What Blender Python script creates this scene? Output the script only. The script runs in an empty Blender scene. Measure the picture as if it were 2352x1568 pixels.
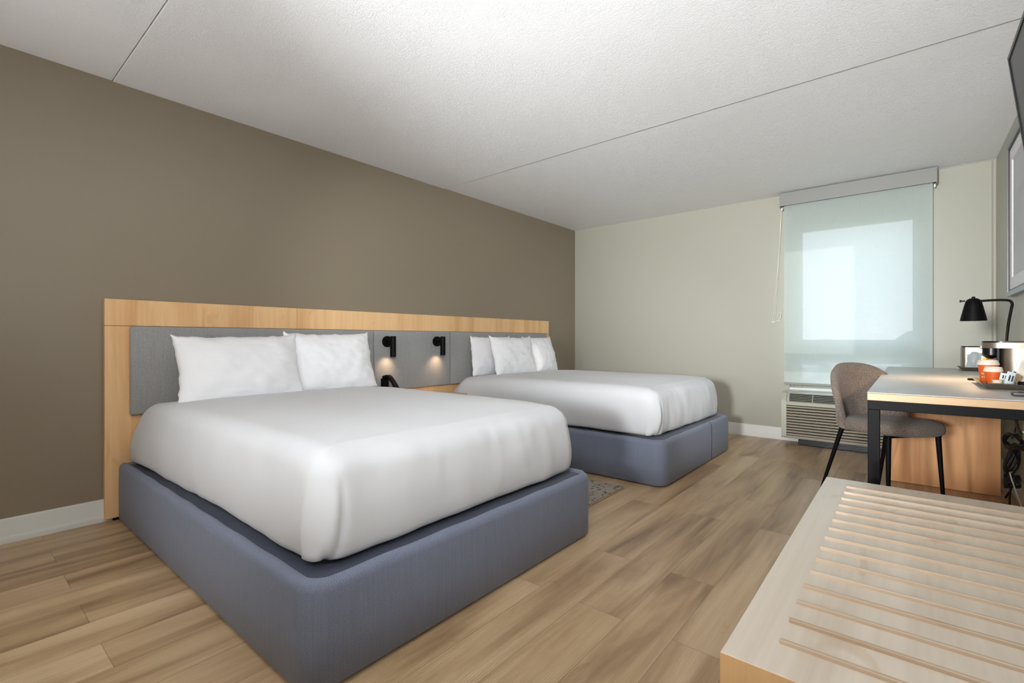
import bpy, bmesh, math, random
from mathutils import Vector, Matrix, noise
random.seed(4)
PI = math.pi
scene = bpy.context.scene
COL = scene.collection

# ------------------------------------------------------------------ camera
cd = bpy.data.cameras.new('camera')
cam = bpy.data.objects.new('camera', cd)
COL.objects.link(cam)
cd.sensor_width = 36.0
cd.lens = 1101.0 / 2352 * 36
cd.clip_start = 0.02
cd.clip_end = 2000
cd.shift_y = -4.0 / 2352
cam.location = (0, 0, 1.0)
cam.rotation_euler = (PI / 2, 0, math.radians(39.70))
scene.camera = cam

# ------------------------------------------------------------------ view, world, sun
vs = scene.view_settings
vs.view_transform = 'Standard'
vs.look = 'None'
vs.exposure = 0.02
vs.gamma = 1.0
vs.use_curve_mapping = False

world = bpy.data.worlds.new('sky')
scene.world = world
world.use_nodes = True
wn = world.node_tree
wn.nodes.clear()
wo = wn.nodes.new('ShaderNodeOutputWorld')
bg = wn.nodes.new('ShaderNodeBackground')
bg.inputs['Strength'].default_value = 3.2
tc = wn.nodes.new('ShaderNodeTexCoord')
sp = wn.nodes.new('ShaderNodeSeparateXYZ')
rp = wn.nodes.new('ShaderNodeValToRGB')
e = rp.color_ramp.elements
e[0].position = 0.0; e[0].color = (0.90, 0.93, 1.0, 1)
e[1].position = 0.45; e[1].color = (0.55, 0.74, 0.98, 1)
wn.links.new(tc.outputs['Generated'], sp.inputs[0])
wn.links.new(sp.outputs['Z'], rp.inputs['Fac'])
wn.links.new(rp.outputs['Color'], bg.inputs['Color'])
wn.links.new(bg.outputs[0], wo.inputs['Surface'])

sd = bpy.data.lights.new('sun', 'SUN')
sd.energy = 2.0
sd.angle = math.radians(2.0)
sd.color = (1.0, 0.96, 0.88)
sun = bpy.data.objects.new('sun', sd)
COL.objects.link(sun)
sun.rotation_euler = Vector((-0.30, -0.19, -0.14)).to_track_quat('-Z', 'Y').to_euler()

# daylight portal in the window opening (gives off nothing itself, only guides sampling)
pd = bpy.data.lights.new('window_portal', 'AREA')
pd.shape = 'RECTANGLE'; pd.size = 1.06; pd.size_y = 1.62
pd.cycles.is_portal = True
portal = bpy.data.objects.new('window_portal', pd)
COL.objects.link(portal)
portal.location = (-0.415, 5.64, 1.3)
portal.rotation_euler = (-PI / 2, 0, 0)

FILL_UPLIGHT = 730.0  # power scale of the added fill spots aimed at the ceiling
FILL_GLOW = 8.0      # emission of the added fill globe and spot bulbs
scene.cycles.max_bounces = 10
scene.cycles.diffuse_bounces = 6
scene.cycles.transparent_max_bounces = 12
scene.cycles.transmission_bounces = 6
scene.cycles.use_denoising = True
scene.cycles.caustics_reflective = False
scene.cycles.caustics_refractive = False
scene.cycles.sample_clamp_indirect = 6.0

# ------------------------------------------------------------------ helpers
def s2l(c):
    def f(v):
        v /= 255.0
        return v / 12.92 if v <= 0.04045 else ((v + 0.055) / 1.055) ** 2.4
    return tuple(f(v) for v in c) + (1.0,)

def mat(name, rgb, rough=0.5, metal=0.0, spec=0.5, **kw):
    m = bpy.data.materials.new(name)
    m.use_nodes = True
    b = m.node_tree.nodes['Principled BSDF']
    b.inputs['Base Color'].default_value = s2l(rgb)
    b.inputs['Roughness'].default_value = rough
    b.inputs['Metallic'].default_value = metal
    b.inputs['Specular IOR Level'].default_value = spec
    for k, v in kw.items():
        b.inputs[k.replace('_', ' ')].default_value = v
    return m

def N(m, t, **kw):
    n = m.node_tree.nodes.new(t)
    for k, v in kw.items():
        setattr(n, k, v)
    return n

def L(m, a, b):
    m.node_tree.links.new(a, b)

def bs(m):
    return m.node_tree.nodes['Principled BSDF']

def coords(m, scale=(1, 1, 1), rot=(0, 0, 0)):
    t = N(m, 'ShaderNodeTexCoord'); mp = N(m, 'ShaderNodeMapping')
    L(m, t.outputs['Object'], mp.inputs['Vector'])
    mp.inputs['Scale'].default_value = scale
    mp.inputs['Rotation'].default_value = rot
    return mp.outputs['Vector']

def noise_tex(m, vec, scale, detail=3, rough=0.5, dist=0.0):
    n = N(m, 'ShaderNodeTexNoise')
    n.inputs['Scale'].default_value = scale
    n.inputs['Detail'].default_value = detail
    n.inputs['Roughness'].default_value = rough
    n.inputs['Distortion'].default_value = dist
    if vec is not None:
        L(m, vec, n.inputs['Vector'])
    return n

def ramp(m, src, stops):
    r = N(m, 'ShaderNodeValToRGB')
    el = r.color_ramp.elements
    while len(el) < len(stops):
        el.new(0.5)
    for i, (p, c) in enumerate(stops):
        el[i].position = p
        el[i].color = s2l(c) if max(c) > 1.0 else tuple(c) + (1,)
    L(m, src, r.inputs['Fac'])
    return r.outputs['Color']

def mix(m, f, a, b, mode='MIX'):
    x = N(m, 'ShaderNodeMix', data_type='RGBA', blend_type=mode)
    if isinstance(f, (int, float)):
        x.inputs[0].default_value = f
    else:
        L(m, f, x.inputs[0])
    for s, v in ((6, a), (7, b)):
        if isinstance(v, tuple):
            x.inputs[s].default_value = s2l(v)
        else:
            L(m, v, x.inputs[s])
    return x.outputs[2]

def bump(m, h, strength, dist=0.01, chain=None):
    b = N(m, 'ShaderNodeBump')
    b.inputs['Strength'].default_value = strength
    b.inputs['Distance'].default_value = dist
    L(m, h, b.inputs['Height'])
    if chain is not None:
        L(m, chain, b.inputs['Normal'])
    L(m, b.outputs['Normal'], bs(m).inputs['Normal'])
    return b.outputs['Normal']

def wood(name, axis, light, dark, rough=0.42, board=0.0):
    """maple laminate, grain along axis (0,1,2)"""
    m = mat(name, light, rough)
    sc = [5.0, 5.0, 5.0]; sc[axis] = 0.5
    v = coords(m, tuple(sc))
    n1 = noise_tex(m, v, 1.0, 5, 0.6, 0.8)
    sc2 = [60.0, 60.0, 60.0]; sc2[axis] = 1.6
    n2 = noise_tex(m, coords(m, tuple(sc2)), 1.0, 2, 0.5)
    c = ramp(m, n1.outputs['Fac'], [(0.30, dark), (0.52, light), (0.75, tuple(min(255, x + 8) for x in light))])
    c2 = ramp(m, n2.outputs['Fac'], [(0.3, (0.86, 0.84, 0.82)), (0.65, (1.0, 1.0, 1.0))])
    c = mix(m, 0.55, c, c2, 'MULTIPLY')
    sc3 = [3.2, 3.2, 3.2]; sc3[axis] = 1.3
    n3 = noise_tex(m, coords(m, tuple(sc3)), 2.4, 2, 0.5, 1.2)
    k = ramp(m, n3.outputs['Fac'], [(0.66, (1.0, 1.0, 1.0)), (0.80, (0.72, 0.58, 0.44))])
    c = mix(m, 0.8, c, k, 'MULTIPLY')
    L(m, c, bs(m).inputs['Base Color'])
    bump(m, n2.outputs['Fac'], 0.05, 0.002)
    return m

def fabric(name, rgb, rgb2, scale=900, rough=0.9, bstr=0.25, slub=True, twill=0.0):
    m = mat(name, rgb, rough, spec=0.2)
    bs(m).inputs['Sheen Weight'].default_value = 0.15
    w = noise_tex(m, coords(m, (scale, scale, scale * .6)), 1.0, 2)
    c = ramp(m, w.outputs['Fac'], [(0.36, rgb2), (0.60, rgb)])
    if slub:
        s_ = noise_tex(m, coords(m, (170, 170, 5)), 1.0, 2)
        k = ramp(m, s_.outputs['Fac'], [(0.30, (0.90, 0.90, 0.90)), (0.55, (0.97, 0.97, 0.97)), (0.75, (1.0, 1.0, 1.0))])
        c = mix(m, 1.0, c, k, 'MULTIPLY')
    if twill:
        wv_ = N(m, 'ShaderNodeTexWave', wave_type='BANDS', bands_direction='DIAGONAL')
        wv_.inputs['Scale'].default_value = twill; wv_.inputs['Distortion'].default_value = 1.2
        L(m, coords(m, (1, 1, 1.6)), wv_.inputs['Vector'])
        k = ramp(m, wv_.outputs['Fac'], [(0.25, (0.80, 0.80, 0.80)), (0.7, (1.0, 1.0, 1.0))])
        c = mix(m, 1.0, c, k, 'MULTIPLY')
    L(m, c, bs(m).inputs['Base Color'])
    bump(m, w.outputs['Fac'], bstr, 0.002)
    return m

# ---- mesh building
ROOT = {}
def link_mesh(name, bm, m, parent=None, local=False, smooth=40, solid=False):
    me = bpy.data.meshes.new(name)
    if id(bm) in FLAT:
        smooth = 0; FLAT.discard(id(bm))
    bmesh.ops.recalc_face_normals(bm, faces=bm.faces) if not solid else None
    if parent is not None and not local:
        o = parent; off = Vector((0, 0, 0))
        while o is not None:
            off += o.location; o = o.parent
        bmesh.ops.translate(bm, verts=bm.verts, vec=-off)
    bm.to_mesh(me); bm.free()
    if smooth:
        me.shade_smooth()
        me.set_sharp_from_angle(angle=math.radians(smooth))
    if m is not None:
        for mm in (m if isinstance(m, (list, tuple)) else [m]):
            me.materials.append(mm)
    o = bpy.data.objects.new(name, me)
    COL.objects.link(o)
    if parent is not None:
        o.parent = parent
    return o

def single(name, bm, m, label, cat, group=None, loc=(0, 0, 0), **kw):
    """thing that is one mesh; its origin is moved to loc"""
    loc = Vector(loc)
    bmesh.ops.translate(bm, verts=bm.verts, vec=-loc)
    o = link_mesh(name, bm, m, **kw)
    o.location = loc
    o['label'] = label; o['category'] = cat
    if group: o['group'] = group
    return o

def thing(name, label, cat, loc=(0, 0, 0), rotz=0.0, group=None):
    o = bpy.data.objects.new(name, None)
    COL.objects.link(o)
    o.empty_display_size = 0.05
    o.location = loc; o.rotation_euler = (0, 0, rotz)
    o['label'] = label; o['category'] = cat
    if group: o['group'] = group
    return o

def struct(name, bm, m, parent=None, **kw):
    o = link_mesh(name, bm, m, parent, **kw)
    if parent is None:
        o['kind'] = 'structure'
    return o

def box(bm, x0, x1, y0, y1, z0, z1, bev=0.0, seg=2, M=None, mi=0):
    r = bmesh.ops.create_cube(bm, size=1.0)
    vs_ = r['verts']
    for v in vs_:
        v.co = Vector((x0 + (v.co.x + .5) * (x1 - x0), y0 + (v.co.y + .5) * (y1 - y0), z0 + (v.co.z + .5) * (z1 - z0)))
    fs = set()
    for v in vs_: fs.update(v.link_faces)
    if bev > 0:
        es = set()
        for v in vs_: es.update(v.link_edges)
        rr = bmesh.ops.bevel(bm, geom=list(es), offset=bev, segments=seg, profile=0.5, affect='EDGES')
        allv = set(rr['verts'])
        fs = set(f for v in allv for f in v.link_faces)
    else:
        allv = set(vs_)
    if mi:
        for f in fs: f.material_index = mi
    if M is not None:
        for v in allv: v.co = M @ v.co
    return bm

FLAT = set()
def B(*a, **k):
    b = box(bmesh.new(), *a, **k)
    if (len(a) > 6 and a[6] <= .006):
        FLAT.add(id(b))
    return b

def tube(bm, pts, r, seg=10, cap=True, radii=None):
    pts = [Vector(p) for p in pts]
    rings = []
    up = None
    for i, p in enumerate(pts):
        if i == 0: d = pts[1] - pts[0]
        elif i == len(pts) - 1: d = pts[-1] - pts[-2]
        else: d = (pts[i + 1] - pts[i]).normalized() + (pts[i] - pts[i - 1]).normalized()
        d.normalize()
        if up is None:
            up = d.orthogonal().normalized()
        else:
            up = (up - d * up.dot(d))
            up = up.normalized() if up.length > 1e-6 else d.orthogonal().normalized()
        s = d.cross(up)
        rad = radii[i] if radii else r
        rings.append([bm.verts.new(p + (up * math.cos(2 * PI * k / seg) + s * math.sin(2 * PI * k / seg)) * rad) for k in range(seg)])
    for a, b in zip(rings, rings[1:]):
        for k in range(seg):
            bm.faces.new((a[k], a[(k + 1) % seg], b[(k + 1) % seg], b[k]))
    if cap:
        bm.faces.new(rings[0][::-1]); bm.faces.new(rings[-1])
    return bm

def spline(pts, n=8):
    """Catmull-Rom through pts"""
    P = [Vector(p) for p in pts]
    P = [P[0] * 2 - P[1]] + P + [P[-1] * 2 - P[-2]]
    out = []
    for i in range(1, len(P) - 2):
        for k in range(n):
            t = k / n
            a, b, c, d = P[i - 1], P[i], P[i + 1], P[i + 2]
            out.append(0.5 * ((2 * b) + (c - a) * t + (2 * a - 5 * b + 4 * c - d) * t * t + (3 * b - a - 3 * c + d) * t ** 3))
    out.append(P[-2])
    return out

def lathe(bm, prof, seg=40, c=(0, 0, 0), sx=1.0, sy=1.0, closed=False):
    rings = []
    for r, z in prof:
        if r < 1e-6:
            rings.append([bm.verts.new((c[0], c[1], c[2] + z))])
        else:
            rings.append([bm.verts.new((c[0] + r * sx * math.cos(2 * PI * k / seg), c[1] + r * sy * math.sin(2 * PI * k / seg), c[2] + z)) for k in range(seg)])
    pairs = list(zip(rings, rings[1:]))
    if closed: pairs.append((rings[-1], rings[0]))
    for a, b in pairs:
        for k in range(seg):
            k2 = (k + 1) % seg
            if len(a) == 1 and len(b) == 1: continue
            if len(a) == 1: bm.faces.new((a[0], b[k2], b[k]))
            elif len(b) == 1: bm.faces.new((a[k], a[k2], b[0]))
            else: bm.faces.new((a[k], a[k2], b[k2], b[k]))
    return bm

def prism(bm, poly, axis, a0, a1, mi=0):
    """extrude polygon (list of 2D) along axis between a0 and a1"""
    def P(p, a):
        q = list(p); q.insert(axis, a); return q
    A = [bm.verts.new(P(p, a0)) for p in poly]
    Bv = [bm.verts.new(P(p, a1)) for p in poly]
    n = len(poly)
    fs = [bm.faces.new(A[::-1]), bm.faces.new(Bv)]
    for i in range(n):
        fs.append(bm.faces.new((A[i], A[(i + 1) % n], Bv[(i + 1) % n], Bv[i])))
    for f in fs: f.material_index = mi
    return bm

def fbm(v, o=3):
    return noise.fractal(v, 1.0, 2.0, o)

# ------------------------------------------------------------------ materials
M = {}
# accent wall: satin taupe paint
M['taupe'] = mat('taupe_paint', (138, 126, 108), 0.34, spec=0.5)
n_ = noise_tex(M['taupe'], coords(M['taupe']), 260, 2)
bump(M['taupe'], n_.outputs['Fac'], 0.06, 0.002)
M['greige'] = mat('greige_paint', (168, 166, 152), 0.42, spec=0.4)
n_ = noise_tex(M['greige'], coords(M['greige']), 260, 2)
bump(M['greige'], n_.outputs['Fac'], 0.05, 0.002)
M['base_white'] = mat('baseboard_paint', (214, 214, 208), 0.45)
# textured ceiling
m = M['ceiling'] = mat('ceiling_plaster', (236, 236, 236), 0.52, spec=0.45)
v = coords(m, (1.0, 2.0, 1.0))
w1 = noise_tex(m, v, 34, 4, 0.6, 1.4)
w2 = noise_tex(m, coords(m), 1.7, 3, 0.6)
gate = ramp(m, w2.outputs['Fac'], [(0.38, (0.12, 0.12, 0.12)), (0.62, (1.0, 1.0, 1.0))])
ridge = ramp(m, w1.outputs['Fac'], [(0.44, (0.0, 0.0, 0.0)), (0.52, (1.0, 1.0, 1.0)), (0.60, (0.55, 0.55, 0.55))])
hh = mix(m, 1.0, gate, ridge, 'MULTIPLY')
bump(m, hh, 0.42, 0.005)
# floor: vinyl planks running along Y
m = M['floor'] = mat('vinyl_plank', (176, 150, 118), 0.33)
tcn = N(m, 'ShaderNodeTexCoord')
mp = N(m, 'ShaderNodeMapping'); mp.inputs['Rotation'].default_value = (0, 0, PI / 2)
mp.inputs['Location'].default_value = (0.35, 0.07, 0)
L(m, tcn.outputs['Object'], mp.inputs['Vector'])
def brick(m, vec, c1, c2, mortar, msize):
    b = N(m, 'ShaderNodeTexBrick')
    b.offset = 0.37; b.offset_frequency = 2; b.squash = 1.0
    b.inputs['Scale'].default_value = 1.0
    b.inputs['Mortar Size'].default_value = msize
    b.inputs['Mortar Smooth'].default_value = 0.3
    b.inputs['Brick Width'].default_value = 1.22
    b.inputs['Row Height'].default_value = 0.18
    b.inputs['Color1'].default_value = c1; b.inputs['Color2'].default_value = c2; b.inputs['Mortar'].default_value = mortar
    L(m, vec, b.inputs['Vector'])
    return b
bk = brick(m, mp.outputs['Vector'], (0, 0, 0, 1), (1, 1, 1, 1), (0.5, 0.5, 0.5, 1), 0.0)
off = N(m, 'ShaderNodeVectorMath', operation='MULTIPLY'); off.inputs[1].default_value = (13.0, 29.0, 7.0)
L(m, bk.outputs['Color'], off.inputs[0])
add = N(m, 'ShaderNodeVectorMath', operation='ADD')
L(m, tcn.outputs['Object'], add.inputs[0]); L(m, off.outputs[0], add.inputs[1])
def scaled(m, src, s):
    q = N(m, 'ShaderNodeMapping'); q.inputs['Scale'].default_value = s
    L(m, src, q.inputs['Vector']); return q.outputs['Vector']
g1 = noise_tex(m, scaled(m, add.outputs[0], (8.0, 0.9, 1)), 1.0, 4, 0.55, 0.5)
g2 = noise_tex(m, scaled(m, add.outputs[0], (70, 2.5, 1)), 1.0, 3, 0.6, 0.4)
g3 = noise_tex(m, scaled(m, add.outputs[0], (14.0, 5.0, 1)), 1.0, 3, 0.6, 1.5)
c = ramp(m, g1.outputs['Fac'], [(0.28, (132, 102, 72)), (0.48, (184, 155, 119)), (0.68, (210, 183, 147))])
c2 = ramp(m, g2.outputs['Fac'], [(0.28, (0.80, 0.77, 0.74)), (0.60, (1.0, 1.0, 1.0))])
c = mix(m, 0.6, c, c2, 'MULTIPLY')
kn = ramp(m, g3.outputs['Fac'], [(0.64, (1.0, 1.0, 1.0)), (0.80, (0.66, 0.58, 0.50))])
c = mix(m, 0.7, c, kn, 'MULTIPLY')
tone = ramp(m, bk.outputs['Color'], [(0.0, (0.88, 0.87, 0.86)), (1.0, (1.0, 1.0, 1.0))])
c = mix(m, 1.0, c, tone, 'MULTIPLY')
bk2 = brick(m, mp.outputs['Vector'], (1, 1, 1, 1), (1, 1, 1, 1), (0.45, 0.38, 0.32, 1), 0.0012)
c = mix(m, 0.8, c, bk2.outputs['Color'], 'MULTIPLY')
L(m, c, bs(m).inputs['Base Color'])
wv = N(m, 'ShaderNodeTexWave', wave_type='BANDS', bands_direction='X')
wv.inputs['Scale'].default_value = 26.0; wv.inputs['Distortion'].default_value = 9.0
wv.inputs['Detail'].default_value = 2.0; wv.inputs['Detail Scale'].default_value = 0.6
L(m, scaled(m, add.outputs[0], (1.6, 0.16, 1)), wv.inputs['Vector'])
n1 = bump(m, wv.outputs['Fac'], 0.16, 0.003)
bump(m, bk2.outputs['Fac'], 0.25, -0.002, n1)

MAPLE = (236, 194, 142); MAPLE_D = (216, 166, 110)
M['wood_v'] = wood('maple_vertical', 2, MAPLE, MAPLE_D)
M['wood_y'] = wood('maple_along', 1, (214, 202, 186), (200, 184, 164), 0.30)
M['wood_x'] = wood('maple_across', 0, (212, 178, 138), (190, 150, 110), 0.42)
M['wood_panel'] = wood('maple_panel', 2, (232, 172, 112), (214, 146, 88), 0.45)
M['slat'] = wood('maple_slat', 0, (208, 188, 166), (186, 162, 136), 0.4)
M['grey_fab'] = fabric('grey_linen', (160, 160, 158), (140, 140, 139), 420, 0.9, 0.15)
M['blue_fab'] = fabric('slate_blue_twill', (124, 131, 149), (108, 115, 133), 700, 0.7, 0.2, True, 75.0)
M['blue_shaded'] = fabric('shaded_blue_deck_cloth', (66, 73, 92), (56, 62, 80), 600, 0.9, 0.2, False, 60.0)  # base cloth again, the shade over the deck put into its colour
M['sheet'] = mat('white_cotton', (201, 202, 204), 0.85, spec=0.2, Sheen_Weight=0.1)
sn = noise_tex(M['sheet'], coords(M['sheet']), 9, 3, 0.5, 0.4)
bump(M['sheet'], sn.outputs['Fac'], 0.12, 0.01)
M['pillow'] = mat('white_pillowcase', (236, 236, 238), 0.85, spec=0.2, Sheen_Weight=0.1)
sn = noise_tex(M['pillow'], coords(M['pillow']), 10, 3, 0.5, 0.6)
bump(M['pillow'], sn.outputs['Fac'], 0.12, 0.01)
M['black'] = mat('black_powder_coat', (9, 8, 9), 0.5, spec=0.12)
M['black_gloss'] = mat('black_plastic', (9, 9, 10), 0.28, spec=0.35)
M['black_rubber'] = mat('black_rubber', (12, 12, 13), 0.6)
M['chrome'] = mat('steel_trim', (200, 200, 200), 0.2, 1.0)
m = M['steel'] = mat('brushed_steel', (168, 156, 142), 0.40, 1.0)
sn = noise_tex(m, coords(m, (6, 6, 600)), 1.0, 1)
bump(m, sn.outputs['Fac'], 0.08, 0.001)
M['laminate'] = mat('grey_laminate', (198, 195, 192), 0.33)
sn = noise_tex(M['laminate'], coords(M['laminate'], (3, 40, 3)), 1.0, 3)
L(M['laminate'], ramp(M['laminate'], sn.outputs['Fac'], [(0.3, (190, 187, 184)), (0.7, (200, 197, 193))]), bs(M['laminate']).inputs['Base Color'])
m = M['tweed'] = fabric('grey_brown_tweed', (134, 121, 110), (88, 78, 70), 300, 0.95, 0.6)
M['hvac'] = mat('beige_grey_plastic', (176, 178, 160), 0.45)
M['hvac_louvre'] = mat('warm_grey_plastic', (158, 148, 128), 0.5)
M['dark_void'] = mat('dark_recess', (30, 26, 22), 0.8)
M['white_plastic'] = mat('white_plastic', (232, 232, 230), 0.35)
M['sill'] = mat('window_sill_stone', (225, 225, 222), 0.4)
M['win_frame'] = mat('window_frame_paint', (150, 148, 130), 0.45)
M['fascia'] = mat('blind_fascia_metal', (138, 138, 132), 0.4)
M['cord'] = mat('cream_cord', (232, 228, 214), 0.7)
M['art_frame'] = mat('blue_grey_metal', (132, 146, 156), 0.3, 0.6)
M['art_lip'] = mat('dark_brown_lip', (66, 46, 40), 0.4)
M['mat_board'] = mat('white_mat_board', (222, 222, 224), 0.7)
m = M['print'] = mat('grey_print', (188, 188, 192), 0.5)
sn = noise_tex(m, coords(m, (1, 1.0, 3)), 1.4, 2)
L(m, ramp(m, sn.outputs['Fac'], [(0.3, (176, 176, 180)), (0.7, (198, 198, 201))]), bs(m).inputs['Base Color'])
M['orange'] = mat('orange_paper_cup', (214, 92, 22), 0.5)
M['lid'] = mat('cream_lid', (236, 220, 202), 0.4)
M['paper'] = mat('white_paper', (228, 236, 238), 0.5)
M['green'] = mat('green_foil', (70, 140, 40), 0.4)
M['pink'] = mat('pink_paper', (226, 110, 120), 0.5)
M['kraft'] = mat('kraft_packet', (186, 160, 124), 0.55)
M['creamer'] = mat('creamer_plastic', (240, 222, 194), 0.4)
M['clear'] = mat('clear_plastic', (250, 250, 250), 0.08, Transmission_Weight=0.9, IOR=1.3)
m = M['bag'] = mat('clear_plastic_bag', (226, 236, 238), 0.3, Transmission_Weight=0.45, IOR=1.2)
M['green_led'] = mat('green_led', (20, 200, 90), 0.4, Emission_Strength=0.8)
bs(M['green_led']).inputs['Emission Color'].default_value = (0.02, 0.9, 0.25, 1)
M['warm_glow'] = mat('warm_bulb', (255, 230, 190), 0.4, Emission_Strength=12.0)
bs(M['warm_glow']).inputs['Emission Color'].default_value = (1.0, 0.62, 0.32, 1)
M['opal'] = mat('fill_disc_glow', (255, 250, 240), 0.4, Emission_Strength=2.0)  # glow of the added ceiling fill disc
bs(M['opal']).inputs['Emission Color'].default_value = (1.0, 0.93, 0.85, 1)

# speckled rug
m = M['rug'] = mat('speckled_rug', (140, 132, 122), 0.95)
vn = noise_tex(m, coords(m, (1, 1, 1)), 24, 3, 0.7, 0.6)
L(m, ramp(m, vn.outputs['Fac'], [(0.40, (82, 78, 74)), (0.45, (150, 142, 130)), (0.9, (160, 152, 140))]), bs(m).inputs['Base Color'])

# sheer roller shade: woven cloth, part open weave, part translucent thread
m = M['shade'] = bpy.data.materials.new('sheer_shade_cloth')
m.use_nodes = True
nt = m.node_tree; nt.nodes.clear()
out = N(m, 'ShaderNodeOutputMaterial')
tr = N(m, 'ShaderNodeBsdfTransparent'); tr.inputs[0].default_value = (1, 1, 1, 1)
tl = N(m, 'ShaderNodeBsdfTranslucent'); tl.inputs[0].default_value = (0.31, 0.335, 0.30, 1)
df = N(m, 'ShaderNodeBsdfDiffuse'); df.inputs[0].default_value = (0.34, 0.38, 0.365, 1)
a1 = N(m, 'ShaderNodeAddShader'); L(m, tl.outputs[0], a1.inputs[0]); L(m, df.outputs[0], a1.inputs[1])
mx = N(m, 'ShaderNodeMixShader')
va = noise_tex(m, coords(m, (160, 160, 9)), 1.0, 2); vb = noise_tex(m, coords(m, (9, 9, 160)), 1.0, 2)
ad = N(m, 'ShaderNodeMath', operation='ADD'); L(m, va.outputs['Fac'], ad.inputs[0]); L(m, vb.outputs['Fac'], ad.inputs[1])
mr = N(m, 'ShaderNodeMapRange'); L(m, ad.outputs[0], mr.inputs['Value'])
mr.inputs['From Min'].default_value = 0.6; mr.inputs['From Max'].default_value = 1.4
mr.inputs['To Min'].default_value = 0.905; mr.inputs['To Max'].default_value = 0.955
L(m, mr.outputs[0], mx.inputs[0]); L(m, tr.outputs[0], mx.inputs[1]); L(m, a1.outputs[0], mx.inputs[2])
L(m, mx.outputs[0], out.inputs['Surface'])
# window glass
m = M['glass'] = bpy.data.materials.new('window_glass')
m.use_nodes = True
nt = m.node_tree; nt.nodes.clear()
out = N(m, 'ShaderNodeOutputMaterial')
tr = N(m, 'ShaderNodeBsdfTransparent'); tr.inputs[0].default_value = (0.97, 0.96, 0.97, 1)
gl = N(m, 'ShaderNodeBsdfGlossy'); gl.inputs['Roughness'].default_value = 0.12
mx = N(m, 'ShaderNodeMixShader'); mx.inputs[0].default_value = 0.01
L(m, tr.outputs[0], mx.inputs[1]); L(m, gl.outputs[0], mx.inputs[2]); L(m, mx.outputs[0], out.inputs['Surface'])

# ------------------------------------------------------------------ room shell
XL, XR, YF, YB, ZC = -3.423, 0.53, 5.432, -2.6, 2.44
WX0, WX1, WZ0, WZ1 = -0.925, 0.10, 0.505, 2.09      # window opening
TW = 0.24
struct('floor', B(XL - .2, XR + .2, YB - .2, YF + .2, -0.12, 0.0), M['floor'], smooth=0)
bm = bmesh.new()
for y0, y1, dz in ((YB - .2, 0.632, 0.004), (0.636, 3.108, 0.0), (3.116, YF + .2, 0.005)):
    box(bm, XL - .2, XR + .2, y0, y1, ZC + dz, ZC + 0.12, 0.002, 1)
box(bm, XL - .2, XR + .2, YB - .2, YF + .2, ZC + .05, ZC + .16)
struct('ceiling', bm, M['ceiling'], smooth=0)
struct('wall_left', B(XL - .15, XL, YB - .2, YF + .15, 0, ZC + .02), M['taupe'], smooth=0)
struct('wall_right', B(XR, XR + .15, YB - .2, YF + .15, 0, ZC + .02), M['greige'], smooth=0)
struct('wall_back', B(XL - .1, XR + .1, YB - .15, YB, 0, ZC + .02), M['greige'], smooth=0)
bm = bmesh.new()
box(bm, XL - .1, WX0, YF, YF + TW, 0, ZC + .02)
box(bm, WX1, XR + .1, YF, YF + TW, 0, ZC + .02)
box(bm, WX0, WX1, YF, YF + TW, WZ1, ZC + .02)
box(bm, WX0, WX1, YF, YF + TW, 0, WZ0)
struct('wall_front', bm, M['greige'], smooth=0)
# vertical corner moulding between the two pale walls
bm = bmesh.new()
tube(bm, [(XR - .006, YF - .006, 0.09), (XR - .006, YF - .006, ZC)], 0.018, 16)
struct('trim_1', bm, M['greige'])
# white caulk strip between ceiling and window wall, right of the valance
struct('trim_2', prism(bmesh.new(), [(YF, ZC - .004), (YF - .05, ZC), (YF, ZC + .002)], 0, 0.18, XR), M['ceiling'], smooth=0)

def baseboard(name, pts_fn):
    bm = bmesh.new(); pts_fn(bm)
    struct(name, bm, M['base_white'], smooth=30)
prof = [(0, 0), (.016, 0), (.016, .022), (.012, .032), (.010, .036), (.010, .112), (.007, .119), (0, .122)]
baseboard('baseboard_left', lambda bm: prism(bm, [(XL + p, z) for p, z in prof], 1, YB, 0.64))
baseboard('baseboard_front', lambda bm: prism(bm, [(YF - p, z) for p, z in prof], 0, -1.9, XR))
baseboard('baseboard_right', lambda bm: prism(bm, [(XR - p, z) for p, z in prof], 1, YB, YF))

# window: frame, glass
YG = 5.55
win = bpy.data.objects.new('window_1', None); COL.objects.link(win); win['kind'] = 'structure'
win.location = (-0.41, YG, WZ0)
bm = bmesh.new()
FD0, FD1 = YG - .012, YG + .055
box(bm, WX0, -0.832, FD0, FD1, WZ0, WZ1)
box(bm, 0.018, WX1, FD0, FD1, WZ0, WZ1)
box(bm, -0.832, 0.018, FD0, FD1, 0.865, 1.0, .004, 1)
box(bm, -0.832, 0.018, FD0, FD1, WZ0, 0.575, .004, 1)
box(bm, -0.832, 0.018, FD0, FD1, WZ1 - .012, WZ1)
for x0, x1 in ((WX0, WX0 + .02), (WX1 - .02, WX1)):
    box(bm, x0, x1, FD0 - .02, FD0, WZ0, WZ1)
link_mesh('window_frame', bm, M['win_frame'], win, smooth=30)
for nm, z0, z1 in (('upper_pane', 1.0, 2.078), ('lower_pane', 0.575, 0.865)):
    link_mesh(nm, B(-0.832, 0.018, YG + .02, YG + .026, z0, z1), M['glass'], win, smooth=0)
link_mesh('window_sill', B(WX0, WX1, YF + .0, YG - .012, WZ0, WZ0 + .022, .004), M['sill'], win)

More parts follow.
